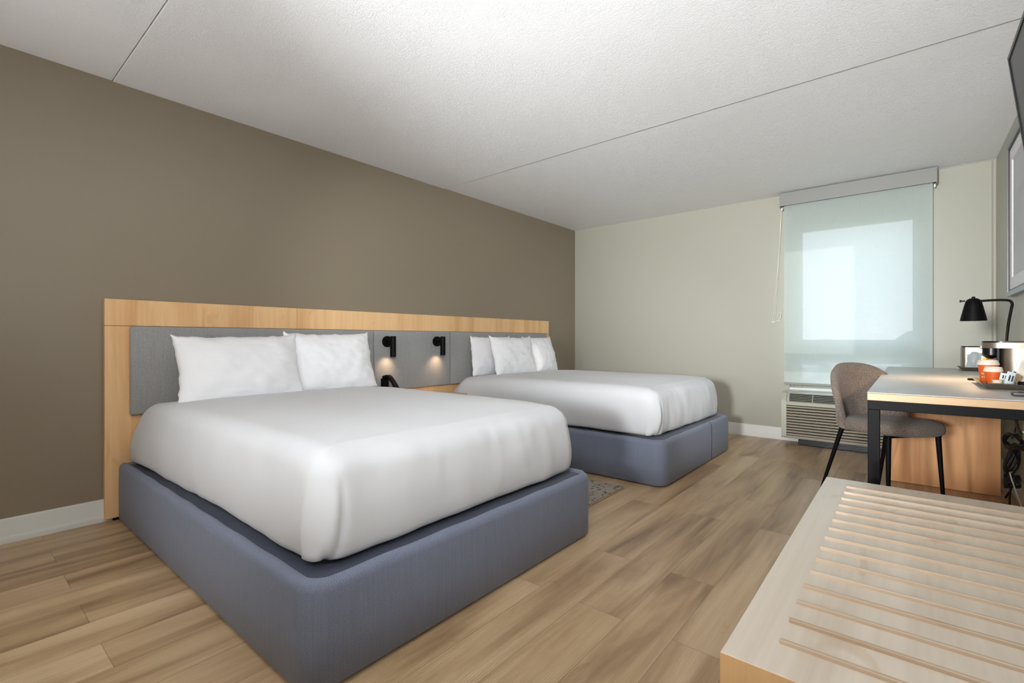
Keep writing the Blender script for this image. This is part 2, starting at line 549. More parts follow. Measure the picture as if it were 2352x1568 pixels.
# ------------------------------------------------------------------ roller shade
t = thing('roller_shade', 'sheer white roller shade pulled down over the window behind a grey fascia', 'window shade', (-0.40, 5.36, 2.31))
link_mesh('valance', B(-0.985, 0.172, 5.315, 5.325, 2.312, 2.437, .002), M['fascia'], t)
link_mesh('valance_end', B(-0.989, -0.983, 5.315, YF, 2.300, 2.437, .002), M['fascia'], t)
link_mesh('valance_end', B(0.170, 0.176, 5.315, YF, 2.300, 2.437, .002), M['fascia'], t)
bm = bmesh.new(); tube(bm, [(-0.96, 5.375, 2.375), (0.15, 5.375, 2.375)], .028, 20)
link_mesh('roller_tube', bm, M['white_plastic'], t)
bm = bmesh.new()
nx, nz = 40, 60
g = [[bm.verts.new((-0.956 + 1.104 * i / nx, 5.36 + 0.0012 * math.sin(i * .5) * (1 - j / nz), 2.36 - (2.36 - .578) * j / nz)) for i in range(nx + 1)] for j in range(nz + 1)]
for j in range(nz):
    for i in range(nx):
        bm.faces.new((g[j][i], g[j][i + 1], g[j + 1][i + 1], g[j + 1][i]))
link_mesh('shade_cloth', bm, M['shade'], t, smooth=60)
link_mesh('hem_bar', B(-0.956, 0.148, 5.352, 5.366, .560, .582, .004), M['fascia'], t)
for x in (-0.972, 0.160):
    link_mesh('bracket_clip', B(x - .006, x + .006, 5.34, 5.372, 2.276, 2.302, .003), M['white_plastic'], t)
# pull cord looped to a cleat beside the window
t = thing('shade_cord', 'thin cream pull cord looped around a wall cleat left of the window', 'cord', (-1.07, 5.42, 1.18))
bm = bmesh.new()
tube(bm, spline([(-.986, 5.40, 2.30), (-.995, 5.405, 2.1), (-1.02, 5.415, 1.75), (-1.05, 5.42, 1.4), (-1.068, 5.42, 1.20), (-1.062, 5.418, 1.175), (-1.05, 5.42, 1.20), (-1.03, 5.415, 1.5), (-1.01, 5.41, 1.85), (-.988, 5.40, 2.28)]), .0022, 6)
link_mesh('cord_loop', bm, M['cord'], t)
bm = bmesh.new()
tube(bm, spline([(-1.062, 5.418, 1.185), (-1.03, 5.412, 1.19), (-1.0, 5.41, 1.215), (-.992, 5.41, 1.26), (-1.01, 5.415, 1.275), (-1.022, 5.415, 1.24), (-1.0, 5.41, 1.22), (-.982, 5.405, 1.30)]), .0022, 6)
link_mesh('tied_end', bm, M['cord'], t)
bm = bmesh.new()
tube(bm, [(-1.088, 5.428, 1.176), (-1.06, 5.42, 1.182), (-1.03, 5.42, 1.188), (-1.004, 5.424, 1.198)], .004, 8)
link_mesh('wall_cleat', bm, M['white_plastic'], t)

# ------------------------------------------------------------------ wall air conditioner
t = thing('air_conditioner', 'beige through-wall air conditioner under the window with louvred front', 'air conditioner', (-0.41, 5.3, 0.06))
AX0, AX1, AF = -0.952, 0.118, 5.20
body = [(5.43, .07), (5.225, .07), (5.218, .09), (5.218, .40), (5.235, .455), (5.27, .487), (5.43, .495)]
link_mesh('housing', prism(bmesh.new(), body, 0, AX0 + .02, AX1 - .02), M['hvac'], t, smooth=0)
side = [(5.43, .066), (5.212, .066), (5.202, .078), (5.200, .40), (5.212, .450), (5.245, .488), (5.275, .498), (5.43, .5)]
link_mesh('side_cap', prism(bmesh.new(), side, 0, AX0, AX0 + .042), M['hvac'], t, smooth=30)
link_mesh('side_cap', prism(bmesh.new(), side, 0, AX1 - .042, AX1), M['hvac'], t, smooth=30)
bm = bmesh.new()
for k in range(11):
    z = .092 + k * .0262
    prism(bm, [(5.218, z), (5.200, z + .004), (5.200, z + .016), (5.218, z + .020)], 0, AX0 + .042, AX1 - .042)
link_mesh('intake_grille', bm, M['hvac_louvre'], t, smooth=0)
bm = bmesh.new()
box(bm, AX0 + .042, AX1 - .042, 5.2175, 5.2185, .088, .384)
link_mesh('grille_recess', bm, M['dark_void'], t, smooth=0)
link_mesh('lower_rail', B(AX0 + .042, AX1 - .042, 5.200, 5.22, .066, .090, .003), M['hvac_louvre'], t)
link_mesh('upper_rail', B(AX0 + .042, AX1 - .042, 5.199, 5.225, .378, .412, .003), M['hvac'], t)
bm = bmesh.new()
prism(bm, [(5.219, .405), (5.217, .415), (5.234, .457), (5.262, .487), (5.27, .483)], 0, AX0 + .06, AX1 - .06)
link_mesh('outlet_recess', bm, M['dark_void'], t, smooth=0)
bm = bmesh.new()
for k in range(6):
    f = k / 5
    y = 5.207 + .046 * f ** 1.5; z = .416 + .066 * f
    box(bm, AX0 + .06, AX1 - .06, y, y + .016, z, z + .003)
for x in (AX0 + .06, -.70, -.45, -.2, AX1 - .064):
    prism(bm, [(5.206, .413), (5.214, .450), (5.246, .487), (5.256, .487), (5.222, .447), (5.214, .413)], 0, x, x + .005)
link_mesh('outlet_grille', bm, M['hvac'], t, smooth=0)
link_mesh('subbase', B(-0.82, 0.05, 5.26, 5.42, 0.0, .068, .004), M['black_gloss'], t)

# ------------------------------------------------------------------ headboard wall panel
t = thing('headboard', 'long maple headboard spanning both beds with grey upholstered pads', 'headboard', (XL, 2.69, 0.015))
HX = -3.387
def wpart(name, y0, y1, z0, z1):
    link_mesh(name, B(XL + .004, HX, y0, y1, z0, z1, .0012, 1), M['wood_v'], t, smooth=0)
for y0, y1 in ((.594, 1.663), (1.665, 3.721), (3.723, 4.783)):
    wpart('top_board', y0, y1, 1.0785, 1.226)
wpart('lower_board', .594, 1.663, 0.015, 1.0765)
wpart('lower_board', 1.665, 3.721, 0.12, 1.0765)
wpart('lower_board', 3.723, 4.783, 0.015, 1.0765)
for y0, y1 in ((.700, 2.282), (2.288, 3.124), (3.130, 4.702)):
    link_mesh('upholstered_pad', B(HX, HX + .034, y0, y1, .575, 1.076, .012, 3), M['grey_fab'], t)
link_mesh('mounting_foot', B(XL + .004, HX - .004, .63, .70, 0.0, .014), M['black'], t, smooth=0)

def sconce(y, label, cone):
    t = thing('wall_sconce', label, 'wall lamp', (HX + .034, y, .985), group='reading sconces between the beds')
    X = HX + .034
    bm = bmesh.new(); tube(bm, [(X, y, .985), (X + .016, y, .985)], .046, 32)
    link_mesh('wall_plate', bm, M['black'], t, smooth=50)
    bm = bmesh.new(); tube(bm, [(X + .012, y, .985), (X + .075, y, .985)], .0065, 12)
    link_mesh('arm', bm, M['black'], t)
    bm = bmesh.new()
    prof = [(0, .085), (.020, .085), (.0235, .081), (.0235, -.085), (.021, -.086), (.019, -.080), (0, -.078)]
    lathe(bm, prof, 28, (X + .088, y, .985 - .040))
    sh = link_mesh('lamp_tube', bm, M['black'], t, smooth=40)
    bm = bmesh.new(); lathe(bm, [(0, 0), (.016, 0), (.016, .004), (0, .004)], 20, (X + .088, y, .985 - .122))
    link_mesh('bulb', bm, M['warm_glow'], t)
    ld = bpy.data.lights.new('sconce_light', 'SPOT')
    ld.energy = 1.5; ld.color = (1.0, .66, .40); ld.spot_size = math.radians(105); ld.spot_blend = .9; ld.shadow_soft_size = .015
    lo = bpy.data.objects.new('sconce_light', ld); COL.objects.link(lo); lo.parent = t
    lo.location = (.088, 0, -.130)
    lo.rotation_euler = Vector((-.75, -.12, -.75)).to_track_quat('-Z', 'Y').to_euler()
sconce(2.405, 'black tube reading sconce on the grey pad, the one nearer the front bed', 1)
sconce(2.950, 'black tube reading sconce on the grey pad, the one nearer the far bed', 1)

# ------------------------------------------------------------------ beds
def rrect(x0, x1, y0, y1, r, rh, step):
    """closed rounded rectangle, starts at head near corner; returns list of (point, normal)"""
    pts = []
    def line(a, b, n):
        a = Vector(a); b = Vector(b); k = max(1, int((b - a).length / step))
        for i in range(k): pts.append((a.lerp(b, i / k), Vector(n)))
    def arc(c, r_, a0, a1):
        k = max(4, int(abs(a1 - a0) * r_ / step * 1.5))
        for i in range(k):
            a = a0 + (a1 - a0) * i / k
            n = Vector((math.cos(a), math.sin(a)))
            pts.append((Vector(c) + n * r_, n))
    arc((x0 + rh, y0 + rh), rh, -PI, -PI / 2)
    line((x0 + rh, y0), (x1 - r, y0), (0, -1))
    arc((x1 - r, y0 + r), r, -PI / 2, 0)
    line((x1, y0 + r), (x1, y1 - r), (1, 0))
    arc((x1 - r, y1 - r), r, 0, PI / 2)
    line((x1 - r, y1), (x0 + rh, y1), (0, 1))
    arc((x0 + rh, y1 - rh), rh, PI / 2, PI)
    line((x0, y1 - rh), (x0, y0 + rh), (-1, 0))
    return pts

def bed(y0, y1, label, seam=None):
    t = thing('bed', label, 'bed', (-2.3, (y0 + y1) / 2, 0))
    x0, x1 = HX + .006, -1.262
    pts = rrect(x0, x1, y0, y1, .085, .02, .03)
    bm = bmesh.new()
    prof = [(-.012, .006), (0.0, .016), (0.002, .15), (0, .285), (-.004, .303), (-.016, .314), (-.030, .316), (-.040, .312), (-.046, .300)]
    rings = []
    for off, z in prof:
        rings.append([bm.verts.new((p.x + n.x * off, p.y + n.y * off, z + (0.0015 * math.sin(i * .7) if z > .3 else 0))) for i, (p, n) in enumerate(pts)])
    for a, b in zip(rings, rings[1:]):
        for k in range(len(a)):
            bm.faces.new((a[k], a[(k + 1) % len(a)], b[(k + 1) % len(a)], b[k]))
    bm.faces.new(rings[0][::-1])
    base = link_mesh('box_base', bm, M['blue_fab'], t, smooth=60)
    bm = bmesh.new()
    dk = [bm.verts.new((p.x - n.x * .045, p.y - n.y * .045, .304)) for p, n in pts]
    dk2 = [bm.verts.new((p.x - n.x * .045, p.y - n.y * .045, .29)) for p, n in pts]
    bm.faces.new(dk); bm.faces.new(dk2[::-1])
    for k in range(len(dk)):
        bm.faces.new((dk[k], dk2[k], dk2[(k + 1) % len(dk)], dk[(k + 1) % len(dk)]))
    link_mesh('deck', bm, M['blue_shaded'], t, smooth=0)
    if seam:
        bm = bmesh.new()
        tube(bm, [(x1 + .0018, seam, .012), (x1 + .0028, seam, .15), (x1 + .0014, seam, .285), (x1 - .004, seam, .305), (x1 - .02, seam, .3165)], .0022, 6)
        link_mesh('seam', bm, M['dark_seam'], t)
    link_mesh('mattress', B(x0 + .03, -1.42, y0 + .12, y1 - .12, .305, .60, .05, 4), M['sheet'], t)
    return t
M['dark_seam'] = mat('dark_blue_thread', (44, 48, 62), 0.9)

def duvet(y0, y1, x1, label, seed, fold_y, hem=.332, zt=.668, head_drop=.03, head_flare=.02):
    x0 = HX + .045
    pts = rrect(x0, x1, y0, y1, .102, .102, .011)
    npt = len(pts)
    prof = [(-.05, .0), (-.02, -.004), (-.006, -.002), (.002, .006), (.008, .025), (.012, .06), (.014, .10), (.012, .145), (.006, .19), (-.002, .225)]
    R = .095
    for k in range(1, 8):
        a = k / 8 * PI / 2
        prof.append((-.004 - R * (1 - math.cos(a)), .0 + 1.0 + math.sin(a)))   # marker for arc
    bm = bmesh.new(); rings = []
    sd_ = Vector((seed * 7.1, seed * 3.3, seed))
    H = zt - hem
    def disp(x, y, z, nx_, ny_, amp=1.0):
        v = Vector((x, y, z))
        d = .006 * fbm(v * 3.0 + sd_) + .0022 * fbm(Vector((x * 9, y * 9, z * 4)) + sd_)
        return d * amp
    for j, (off, zz) in enumerate(prof):
        ring = []
        for i, (p, n) in enumerate(pts):
            crown = 1.0
            hx = max(0.0, min(1.0, (p.x - x0) / (x1 - x0)))
            ztl = zt - head_drop * max(0, 1 - hx / .28) ** 1.5 - .020 * max(0, (hx - .82) / .18) ** 2
            if zz >= 1.0:
                z = ztl - R + R * (zz - 1.0)
            else:
                z = hem + zz * (ztl - R - hem) / .225
            o = off
            s = i * .011
            low = max(0.0, 1 - (z - hem) / (H * .8))
            if zz < 0.03:
                z += .010 * fbm(Vector((s * 1.8, seed, 0)), 3) + .005 * math.sin(s * 9 + seed) * fbm(Vector((s * 2, 3, seed)))
            flare = .022 * low * (1 - hx) ** 2 + head_flare * min(1, low * 1.6) * (1 - hx) ** 7 if n.y < 0 else .01 * low * (1 - hx)
            o += flare
            o += disp(p.x, p.y, z, n.x, n.y, 1.3)
            if n.y < -.5 or n.x > .5:
                o += .0016 * low * math.sin(s * 21 + 3 * fbm(Vector((s, z * 3, seed))))
            # tucked corner fold on the foot side
            hgt = max(0, min(1, (ztl - .045 - z) / .15)); hgt = hgt * hgt * (3 - 2 * hgt)
            if n.x > .2 and p.y < fold_y + .3:
                yy = fold_y + .018 * math.sin((z - hem) * 9) - .03 * max(0, .03 - (z - hem)) / .03
                d = p.y - yy
                o += .022 * hgt * math.exp(-abs(d) / .04) * (1 - 1 / (1 + math.exp(-d / .003))) - .010 * hgt * math.exp(-(d - .006) ** 2 / .00016)
                o += .003 * hgt * math.exp(-abs(d) / .08) * math.sin(z * 150 + p.y * 60)
            ring.append(bm.verts.new((max(HX + .037, p.x + n.x * o), p.y + n.y * o, z)))
        rings.append(ring)
    # top surface: inner rings shrinking towards the centre line
    cy = (y0 + y1) / 2
    hw = (y1 - y0) / 2 - R
    lastpts = [(Vector((p.x - n.x * (R + .004), p.y - n.y * (R + .004)))) for p, n in pts]
    cx0, cx1 = x0 + R + hw, x1 - R - hw
    NT = 26
    for k in range(0, NT + 1):
        f = k / NT
        f = f * .985
        ring = []
        for q in lastpts:
            c = Vector((min(max(q.x, cx0), cx1), cy))
            r = q.lerp(c, f)
            hx = max(0.0, min(1.0, (r.x - x0) / (x1 - x0)))
            ztl = zt - head_drop * max(0, 1 - hx / .28) ** 1.5 - .020 * max(0, (hx - .82) / .18) ** 2
            z = ztl + .014 * (1 - (1 - f) ** 3) + .004 * fbm(Vector((r.x * 2, r.y * 2, seed))) * min(1, f * 6 + .2) + .0012 * fbm(Vector((r.x * 11, r.y * 5, seed)))
            ring.append(bm.verts.new((r.x, r.y, z)))
        rings.append(ring)
    for a, b in zip(rings, rings[1:]):
        for k in range(npt):
            bm.faces.new((a[k], a[(k + 1) % npt], b[(k + 1) % npt], b[k]))
    bmesh.ops.remove_doubles(bm, verts=rings[-1], dist=.004)
    be = [e for e in bm.edges if e.is_boundary and e.verts[0].co.z > .5]
    if be:
        bmesh.ops.holes_fill(bm, edges=be, sides=0)
    # inner rim closes the hem so the cover has body
    return single('duvet', bm, M['sheet'], label, 'bedding', loc=((x0 + x1) / 2, cy, hem), smooth=75)

bed(.650, 2.190, 'queen bed nearest the camera on a slate blue box base')
bed(3.112, 4.645, 'queen bed nearer the window, its slate blue box base seamed at the foot', seam=4.10)
duvet(.722, 2.140, -1.338, 'white duvet tucked over the bed nearest the camera', 1, .775)
duvet(3.185, 4.585, -1.345, 'white duvet tucked over the bed nearer the window', 2, 3.235, head_flare=.11)

# stitched seams of the folded sheet at the head of the far bed
def seam_line(pts_, parent):
    bm = bmesh.new(); tube(bm, spline(pts_, 6), .003, 6)
    link_mesh('stitched_hem', bm, M['sheet'], parent)

# ------------------------------------------------------------------ pillows
def pillow(W, Hh, T, loc, tilt, yaw, label, seed, roll=0.0):
    bm = bmesh.new()
    nu, nv = 56, 44
    sv = Vector((seed * 5.3, seed, seed * 2.1))
    def P(u, v, side):
        x = W / 2 * u * (1 - .055 * (1 - v * v) * abs(u) ** 1.0)
        z = Hh / 2 * v * (1 - .055 * (1 - u * u) * (1.0 if v > 0 else .3))
        prof = max(0.0, (1 - abs(u) ** 2.6) * (1 - abs(v) ** 2.6)) ** .55
        y = side * T / 2 * prof
        y += side * prof ** .5 * (.010 * fbm(Vector((u * 1.6, v * 1.6, side)) + sv) + .004 * fbm(Vector((u * 5, v * 5, side)) + sv))
        edge = 1 - prof
        z += .006 * edge * fbm(Vector((u * 6, 3 * v, 0)) + sv)
        x += .005 * edge * fbm(Vector((u * 3, 6 * v, 4)) + sv)
        y += .010 * edge * fbm(Vector((u * 4, v * 4, 9)) + sv)
        if abs(u) > .9 and v > .85:
            z += .014 * (abs(u) - .9) * 10 * (v - .85) / .15
        return Vector((x, y, z))
    front = {}; back = {}
    for i in range(nu + 1):
        for j in range(nv + 1):
            u = math.sin((i / nu - .5) * PI); v = math.sin((j / nv - .5) * PI)
            u = .35 * u + .65 * (2 * i / nu - 1); v = .35 * v + .65 * (2 * j / nv - 1)
            b = i in (0, nu) or j in (0, nv)
            front[i, j] = bm.verts.new(P(u, v, -1))
            back[i, j] = front[i, j] if b else bm.verts.new(P(u, v, 1))
    for i in range(nu):
        for j in range(nv):
            bm.faces.new((front[i, j], front[i + 1, j], front[i + 1, j + 1], front[i, j + 1]))
            bm.faces.new((back[i, j], back[i, j + 1], back[i + 1, j + 1], back[i + 1, j]))
    # local -y faces the room (+X world); local x runs along world Y
    Rm = Matrix.Rotation(PI / 2 + yaw, 4, 'Z') @ Matrix.Rotation(-tilt, 4, 'X') @ Matrix.Rotation(roll, 4, 'Y')
    for v in bm.verts: v.co = Rm @ v.co
    o = link_mesh('pillow', bm, M['pillow'], smooth=120)
    o.location = loc
    o['label'] = label; o['category'] = 'pillow'
    o['group'] = 'white pillows propped against the headboard'
    return o
R_ = math.radians
pillow(.70, .405, .17, (-3.10, 1.19, .832), R_(17), R_(-2), 'white pillow on the bed nearest the camera, the left one of its pair', 1, R_(-1))
pillow(.66, .42, .16, (-3.14, 1.80, .846), R_(17), R_(2), 'white pillow on the bed nearest the camera, the right one next to the sconces', 2)
pillow(.60, .39, .13, (-3.26, 3.61, .838), R_(6), 0, 'white pillow on the far bed, leaning behind the others at the left', 3)
pillow(.62, .39, .16, (-3.07, 3.73, .842), R_(15), R_(-2), 'white pillow on the far bed, the front middle one', 4)
pillow(.54, .39, .15, (-3.10, 4.22, .842), R_(16), R_(2), 'white pillow on the far bed, the one nearest the window', 5)

# ------------------------------------------------------------------ nightstand and phone
t = thing('nightstand', 'small maple nightstand fixed between the two beds below the sconces', 'nightstand', (-3.2, 2.61, 0.30))
NX0, NX1, NY0, NY1 = HX, -2.966, 2.235, 2.962
link_mesh('top', B(NX0, NX1, NY0, NY1, .514, .534, .001, 1), M['wood_x'], t, smooth=0)
for y in (NY0, NY1 - .018):
    link_mesh('side_panel', B(NX0, NX1, y, y + .018, .30, .514, .001, 1), M['wood_x'], t, smooth=0)
link_mesh('bottom', B(NX0, NX1, NY0 + .018, NY1 - .018, .30, .318), M['wood_x'], t, smooth=0)
link_mesh('drawer', B(NX0 + .01, NX1 - .03, NY0 + .02, NY1 - .02, .32, .44, .001, 1), M['wood_x'], t, smooth=0)

t = thing('telephone', 'black desk telephone standing on the nightstand between the beds', 'telephone', (-3.17, 2.36, .534))
bm = bmesh.new()
prism(bm, [(-3.28, .535), (-3.06, .535), (-3.06, .55), (-3.20, .60), (-3.28, .60)], 1, 2.29, 2.46)
link_mesh('phone_base', bm, M['black'], t, smooth=0)
bm = bmesh.new()
hp = spline([(-3.25, 2.315, .695), (-3.20, 2.315, .705), (-3.15, 2.315, .675), (-3.10, 2.315, .62), (-3.06, 2.315, .56)], 6)
rings = []
for i, p in enumerate(hp):
    f = i / (len(hp) - 1); w = .026 - .006 * math.sin(PI * f); h = .012 + .006 * abs(2 * f - 1)
    a = hp[min(i + 1, len(hp) - 1)] - hp[max(i - 1, 0)]; a.normalize()
    nn = Vector((-a.z, 0, a.x))
    rings.append([bm.verts.new(p + Vector((0, w * cy_, 0)) + nn * h * cz_) for cy_, cz_ in ((-1, -.6), (-.7, -1), (.7, -1), (1, -.6), (1, .6), (.7, 1), (-.7, 1), (-1, .6))])
for a, b in zip(rings, rings[1:]):
    for k in range(8): bm.faces.new((a[k], a[(k + 1) % 8], b[(k + 1) % 8], b[k]))
bm.faces.new(rings[0]); bm.faces.new(rings[-1][::-1])
link_mesh('handset', bm, M['black_gloss'], t, smooth=50)
link_mesh('cradle', B(-3.275, -3.235, 2.29, 2.345, .60, .69, .006), M['black'], t)

# ------------------------------------------------------------------ rug between the beds
bm = bmesh.new()
nx, ny = 60, 20
RX0, RX1, RY0, RY1 = -2.85, -1.485, 2.36, 2.965
top = [[bm.verts.new((RX0 + (RX1 - RX0) * i / nx, RY0 + (RY1 - RY0) * j / ny, .011 + .0015 * fbm(Vector((i * .3, j * .3, 1))))) for j in range(ny + 1)] for i in range(nx + 1)]
for i in range(nx):
    for j in range(ny):
        bm.faces.new((top[i][j], top[i + 1][j], top[i + 1][j + 1], top[i][j + 1]))
be = [e for e in bm.edges if e.is_boundary]
r = bmesh.ops.extrude_edge_only(bm, edges=be)
for v in r['geom']:
    if isinstance(v, bmesh.types.BMVert): v.co.z = 0.001
rug = thing('rug', 'small grey speckled rug lying on the floor between the two beds', 'rug', (-2.16, 2.66, 0))
link_mesh('pile', bm, M['rug'], rug)
M['rug_edge'] = mat('tan_binding', (170, 146, 116), 0.9)
bm = bmesh.new()
tube(bm, [(RX1 + .004, RY0, .004), (RX1 + .004, RY1, .004)], .004, 8)
tube(bm, [(RX0, RY0 - .004, .004), (RX1, RY0 - .004, .004)], .004, 8)
tube(bm, [(RX0, RY1 + .004, .004), (RX1, RY1 + .004, .004)], .004, 8)
link_mesh('binding', bm, M['rug_edge'], rug)

# ------------------------------------------------------------------ desk
DX0, DX1, DY0, DY1, DZ = -.147, XR - .002, 2.65, 5.30, .768
t = thing('desk', 'long desk with pale grey top and black steel frame along the right wall', 'desk', (.19, 4.0, 0))
link_mesh('desktop', B(DX0, DX1, DY0, DY1, DZ - .004, DZ, .001, 1), M['laminate'], t, smooth=0)
M['edge_wood'] = wood('maple_edge', 0, (206, 170, 128), (186, 148, 106), 0.42)
link_mesh('desktop_core', B(DX0 + .001, DX1, DY0 + .001, DY1, DZ - .036, DZ - .005, .001, 1), M['edge_wood'], t, smooth=0)
link_mesh('apron', B(DX0 + .002, DX1, DY0 + .003, DY0 + .045, DZ - .077, DZ - .0365, .002), M['black'], t)
link_mesh('apron', B(DX0 + .002, DX0 + .045, DY0 + .045, DY1, DZ - .077, DZ - .0365, .002), M['black'], t)
for y in (DY0 + .003,):
    link_mesh('leg', B(DX0 + .002, DX0 + .045, y, y + .042, 0, DZ - .077, .002), M['black'], t)
link_mesh('leg', B(DX0 + .002, DX0 + .045, 5.10, 5.142, 0, DZ - .077, .002), M['black'], t)
link_mesh('support_panel', B(-.118, .445, 4.335, 4.362, 0.002, DZ - .037, .001, 1), M['wood_panel'], t, smooth=0)

# ------------------------------------------------------------------ chair
CX_, CY_, CR = -.105, 3.80, R_(-43)
t = thing('desk_chair', 'grey tweed barrel-back chair with thin black legs pulled up to the desk', 'chair', (CX_, CY_, 0), CR)
# seat: superellipse cushion, local +x is forward
bm = bmesh.new()
prof = [(0.0, .435), (.80, .435), (.93, .437), (.985, .446), (1.0, .462), (.995, .480), (.965, .497), (.90, .507), (.70, .512), (.4, .508), (0, .505)]
SEG = 56; rings = []
for r, z in prof:
    if r == 0:
        rings.append([bm.verts.new((0, 0, z))]); continue
    ring = []
    for k in range(SEG):
        a = 2 * PI * k / SEG
        ca, sa = math.cos(a), math.sin(a)
        ex = 2 / 2.5
        x = .255 * math.copysign(abs(ca) ** ex, ca); y = .245 * math.copysign(abs(sa) ** ex, sa) * (1 - .10 * (x < 0) * abs(x) / .255)
        ring.append(bm.verts.new((x * r, y * r, z + .012 * (x / .255) * r - (.012 * max(0, x / .255) ** 3 * r))))
    rings.append(ring)
for a, b in zip(rings, rings[1:]):
    for k in range(SEG):
        k2 = (k + 1) % SEG
        if len(a) == 1: bm.faces.new((a[0], b[k2], b[k]))
        elif len(b) == 1: bm.faces.new((a[k], a[k2], b[0]))
        else: bm.faces.new((a[k], a[k2], b[k2], b[k]))
link_mesh('seat', bm, M['tweed'], t, local=True, smooth=60)
# curved backrest wrapping the rear of the seat
bm = bmesh.new()
NA, NH = 44, 20
AM = R_(74)
def back_pt(f, h, side):
    """f -1..1 around, h 0..1 height, side 0 inner 1 outer"""
    a = PI + f * AM
    ztop = .46 + .385 * max(0.0, (1 - abs(f) ** 2.8)) ** .7
    zb = .435
    z = zb + (ztop - zb) * h
    lean = .05 * (z - .44) / .4
    th = .022 if side else -.022
    th *= max(.0, 1 - abs(2 * h - 1) ** 8) ** .5 * max(0, 1 - abs(f) ** 14) ** .5
    rad = .235 + lean + th + .012 * math.sin(h * PI) * -1
    flat = 1 - .05 * math.cos(2 * (a - PI))
    return Vector((math.cos(a) * rad * 1.0 - .01, math.sin(a) * rad * 1.03 * flat, z))
inn = [[bm.verts.new(back_pt(-1 + 2 * i / NA, j / NH, 0)) for j in range(NH + 1)] for i in range(NA + 1)]
outr = [[bm.verts.new(back_pt(-1 + 2 * i / NA, j / NH, 1)) for j in range(NH + 1)] for i in range(NA + 1)]
for i in range(NA):
    for j in range(NH):
        bm.faces.new((inn[i][j], inn[i + 1][j], inn[i + 1][j + 1], inn[i][j + 1]))
        bm.faces.new((outr[i][j], outr[i][j + 1], outr[i + 1][j + 1], outr[i + 1][j]))
    bm.faces.new((inn[i][NH], inn[i + 1][NH], outr[i + 1][NH], outr[i][NH]))
    bm.faces.new((inn[i][0], outr[i][0], outr[i + 1][0], inn[i + 1][0]))
for i in (0, NA):
    for j in range(NH):
        bm.faces.new((inn[i][j], inn[i][j + 1], outr[i][j + 1], outr[i][j]))
bmesh.ops.remove_doubles(bm, verts=bm.verts, dist=.0008)
link_mesh('backrest', bm, M['tweed'], t, local=True, smooth=80)
for fx, fy, splx, sply in ((.165, .165, .018, .02), (.165, -.165, .018, .02), (-.165, .165, .12, .05), (-.165, -.165, .12, .05)):
    bm = bmesh.new()
    sx_ = math.copysign(1, fx); sy_ = math.copysign(1, fy)
    tube(bm, [(fx, fy, .440), (fx + sx_ * splx, fy + sy_ * sply, 0.0)], .01, 14, radii=[.0145, .009])
    link_mesh('leg', bm, M['black'], t, local=True)
bm = bmesh.new()
box(bm, -.18, .18, -.012, .012, .425, .436)
box(bm, .15, .175, -.18, .18, .425, .436)
box(bm, -.18, -.155, -.18, .18, .425, .436)
link_mesh('seat_frame', bm, M['black'], t, local=True, smooth=0)

# ------------------------------------------------------------------ luggage bench
BX0, BX1, BY0, BY1, BZ = -.253, XR - .002, .870, 2.249, .46
t = thing('luggage_bench', 'low wooden luggage bench with ribbed slats on top in the foreground', 'bench', (.14, 1.56, 0))
link_mesh('top', B(BX0, BX1, BY0, BY1, BZ - .03, BZ, .0012, 1), M['wood_y'], t, smooth=0)
for y in (BY0, BY1 - .03):
    link_mesh('end_panel', B(BX0 - .0004, BX1, y - (.0006 if y < 1 else -.0006), y + .03, 0.0, BZ - .0012), M['wood_panel_b'] if 'wood_panel_b' in M else M['wood_v'], t, smooth=0)
link_mesh('back_panel', B(BX1 - .02, BX1, BY0 + .03, BY1 - .03, .05, BZ - .03), M['wood_v'], t, smooth=0)
link_mesh('lower_shelf', B(BX0 + .01, BX1 - .02, BY0 + .03, BY1 - .03, .10, .12), M['wood_v'], t, smooth=0)
for k in range(15):
    y = .964 + k * .083
    w, h = .0042, .0075
    bm = bmesh.new()
    prism(bm, [(y - w, BZ), (y - w, BZ + h * .8), (y - w * .75, BZ + h), (y - w * .12, BZ + h), (y, BZ + h * .72), (y + w * .12, BZ + h), (y + w * .75, BZ + h), (y + w, BZ + h * .8), (y + w, BZ)], 0, -.178, .50)
    link_mesh('slat', bm, M['slat'], t, smooth=0)

# ------------------------------------------------------------------ desk lamp
LY = 3.78
t = thing('desk_lamp', 'black metal desk lamp with a bell shade lit above the coffee maker', 'desk lamp', (.40, LY, DZ))
bm = bmesh.new(); lathe(bm, [(0, 0), (.075, 0), (.078, .004), (.076, .012), (.02, .016), (0, .017)], 40, (.405, LY, DZ))
link_mesh('lamp_base', bm, M['black'], t)
bm = bmesh.new()
tube(bm, [(.404, LY, DZ + .012)] + spline([(.404, LY, DZ + .10), (.414, LY, 1.05), (.428, LY, 1.165), (.432, LY, 1.195), (.425, LY, 1.212), (.405, LY, 1.219), (.36, LY, 1.221), (.30, LY, 1.219)], 8), .0065, 12)
link_mesh('lamp_arm', bm, M['black'], t)
bm = bmesh.new()
SX = .278
prof = [(0, .0), (.018, -.001), (.030, -.008), (.038, -.022), (.044, -.045), (.058, -.105), (.0625, -.128), (.061, -.128), (.0565, -.105), (.042, -.045), (.036, -.024), (.026, -.011), (0, -.006)]
lathe(bm, prof, 48, (SX, LY, 1.236), sx=.92, sy=.92)
link_mesh('lamp_shade', bm, M['black'], t, smooth=60)
bm = bmesh.new(); lathe(bm, [(0, 0), (.008, 0), (.009, .006), (.006, .011), (0, .013)], 20, (SX, LY, 1.234))
link_mesh('knob', bm, M['black_gloss'], t)
bm = bmesh.new(); lathe(bm, [(0, 0), (.004, 0), (.004, .016), (.007, .016), (.007, .024), (0, .024)], 16)
for v in bm.verts: v.co = Vector((SX - .034 - v.co.z, LY + v.co.y, 1.222 + v.co.x))
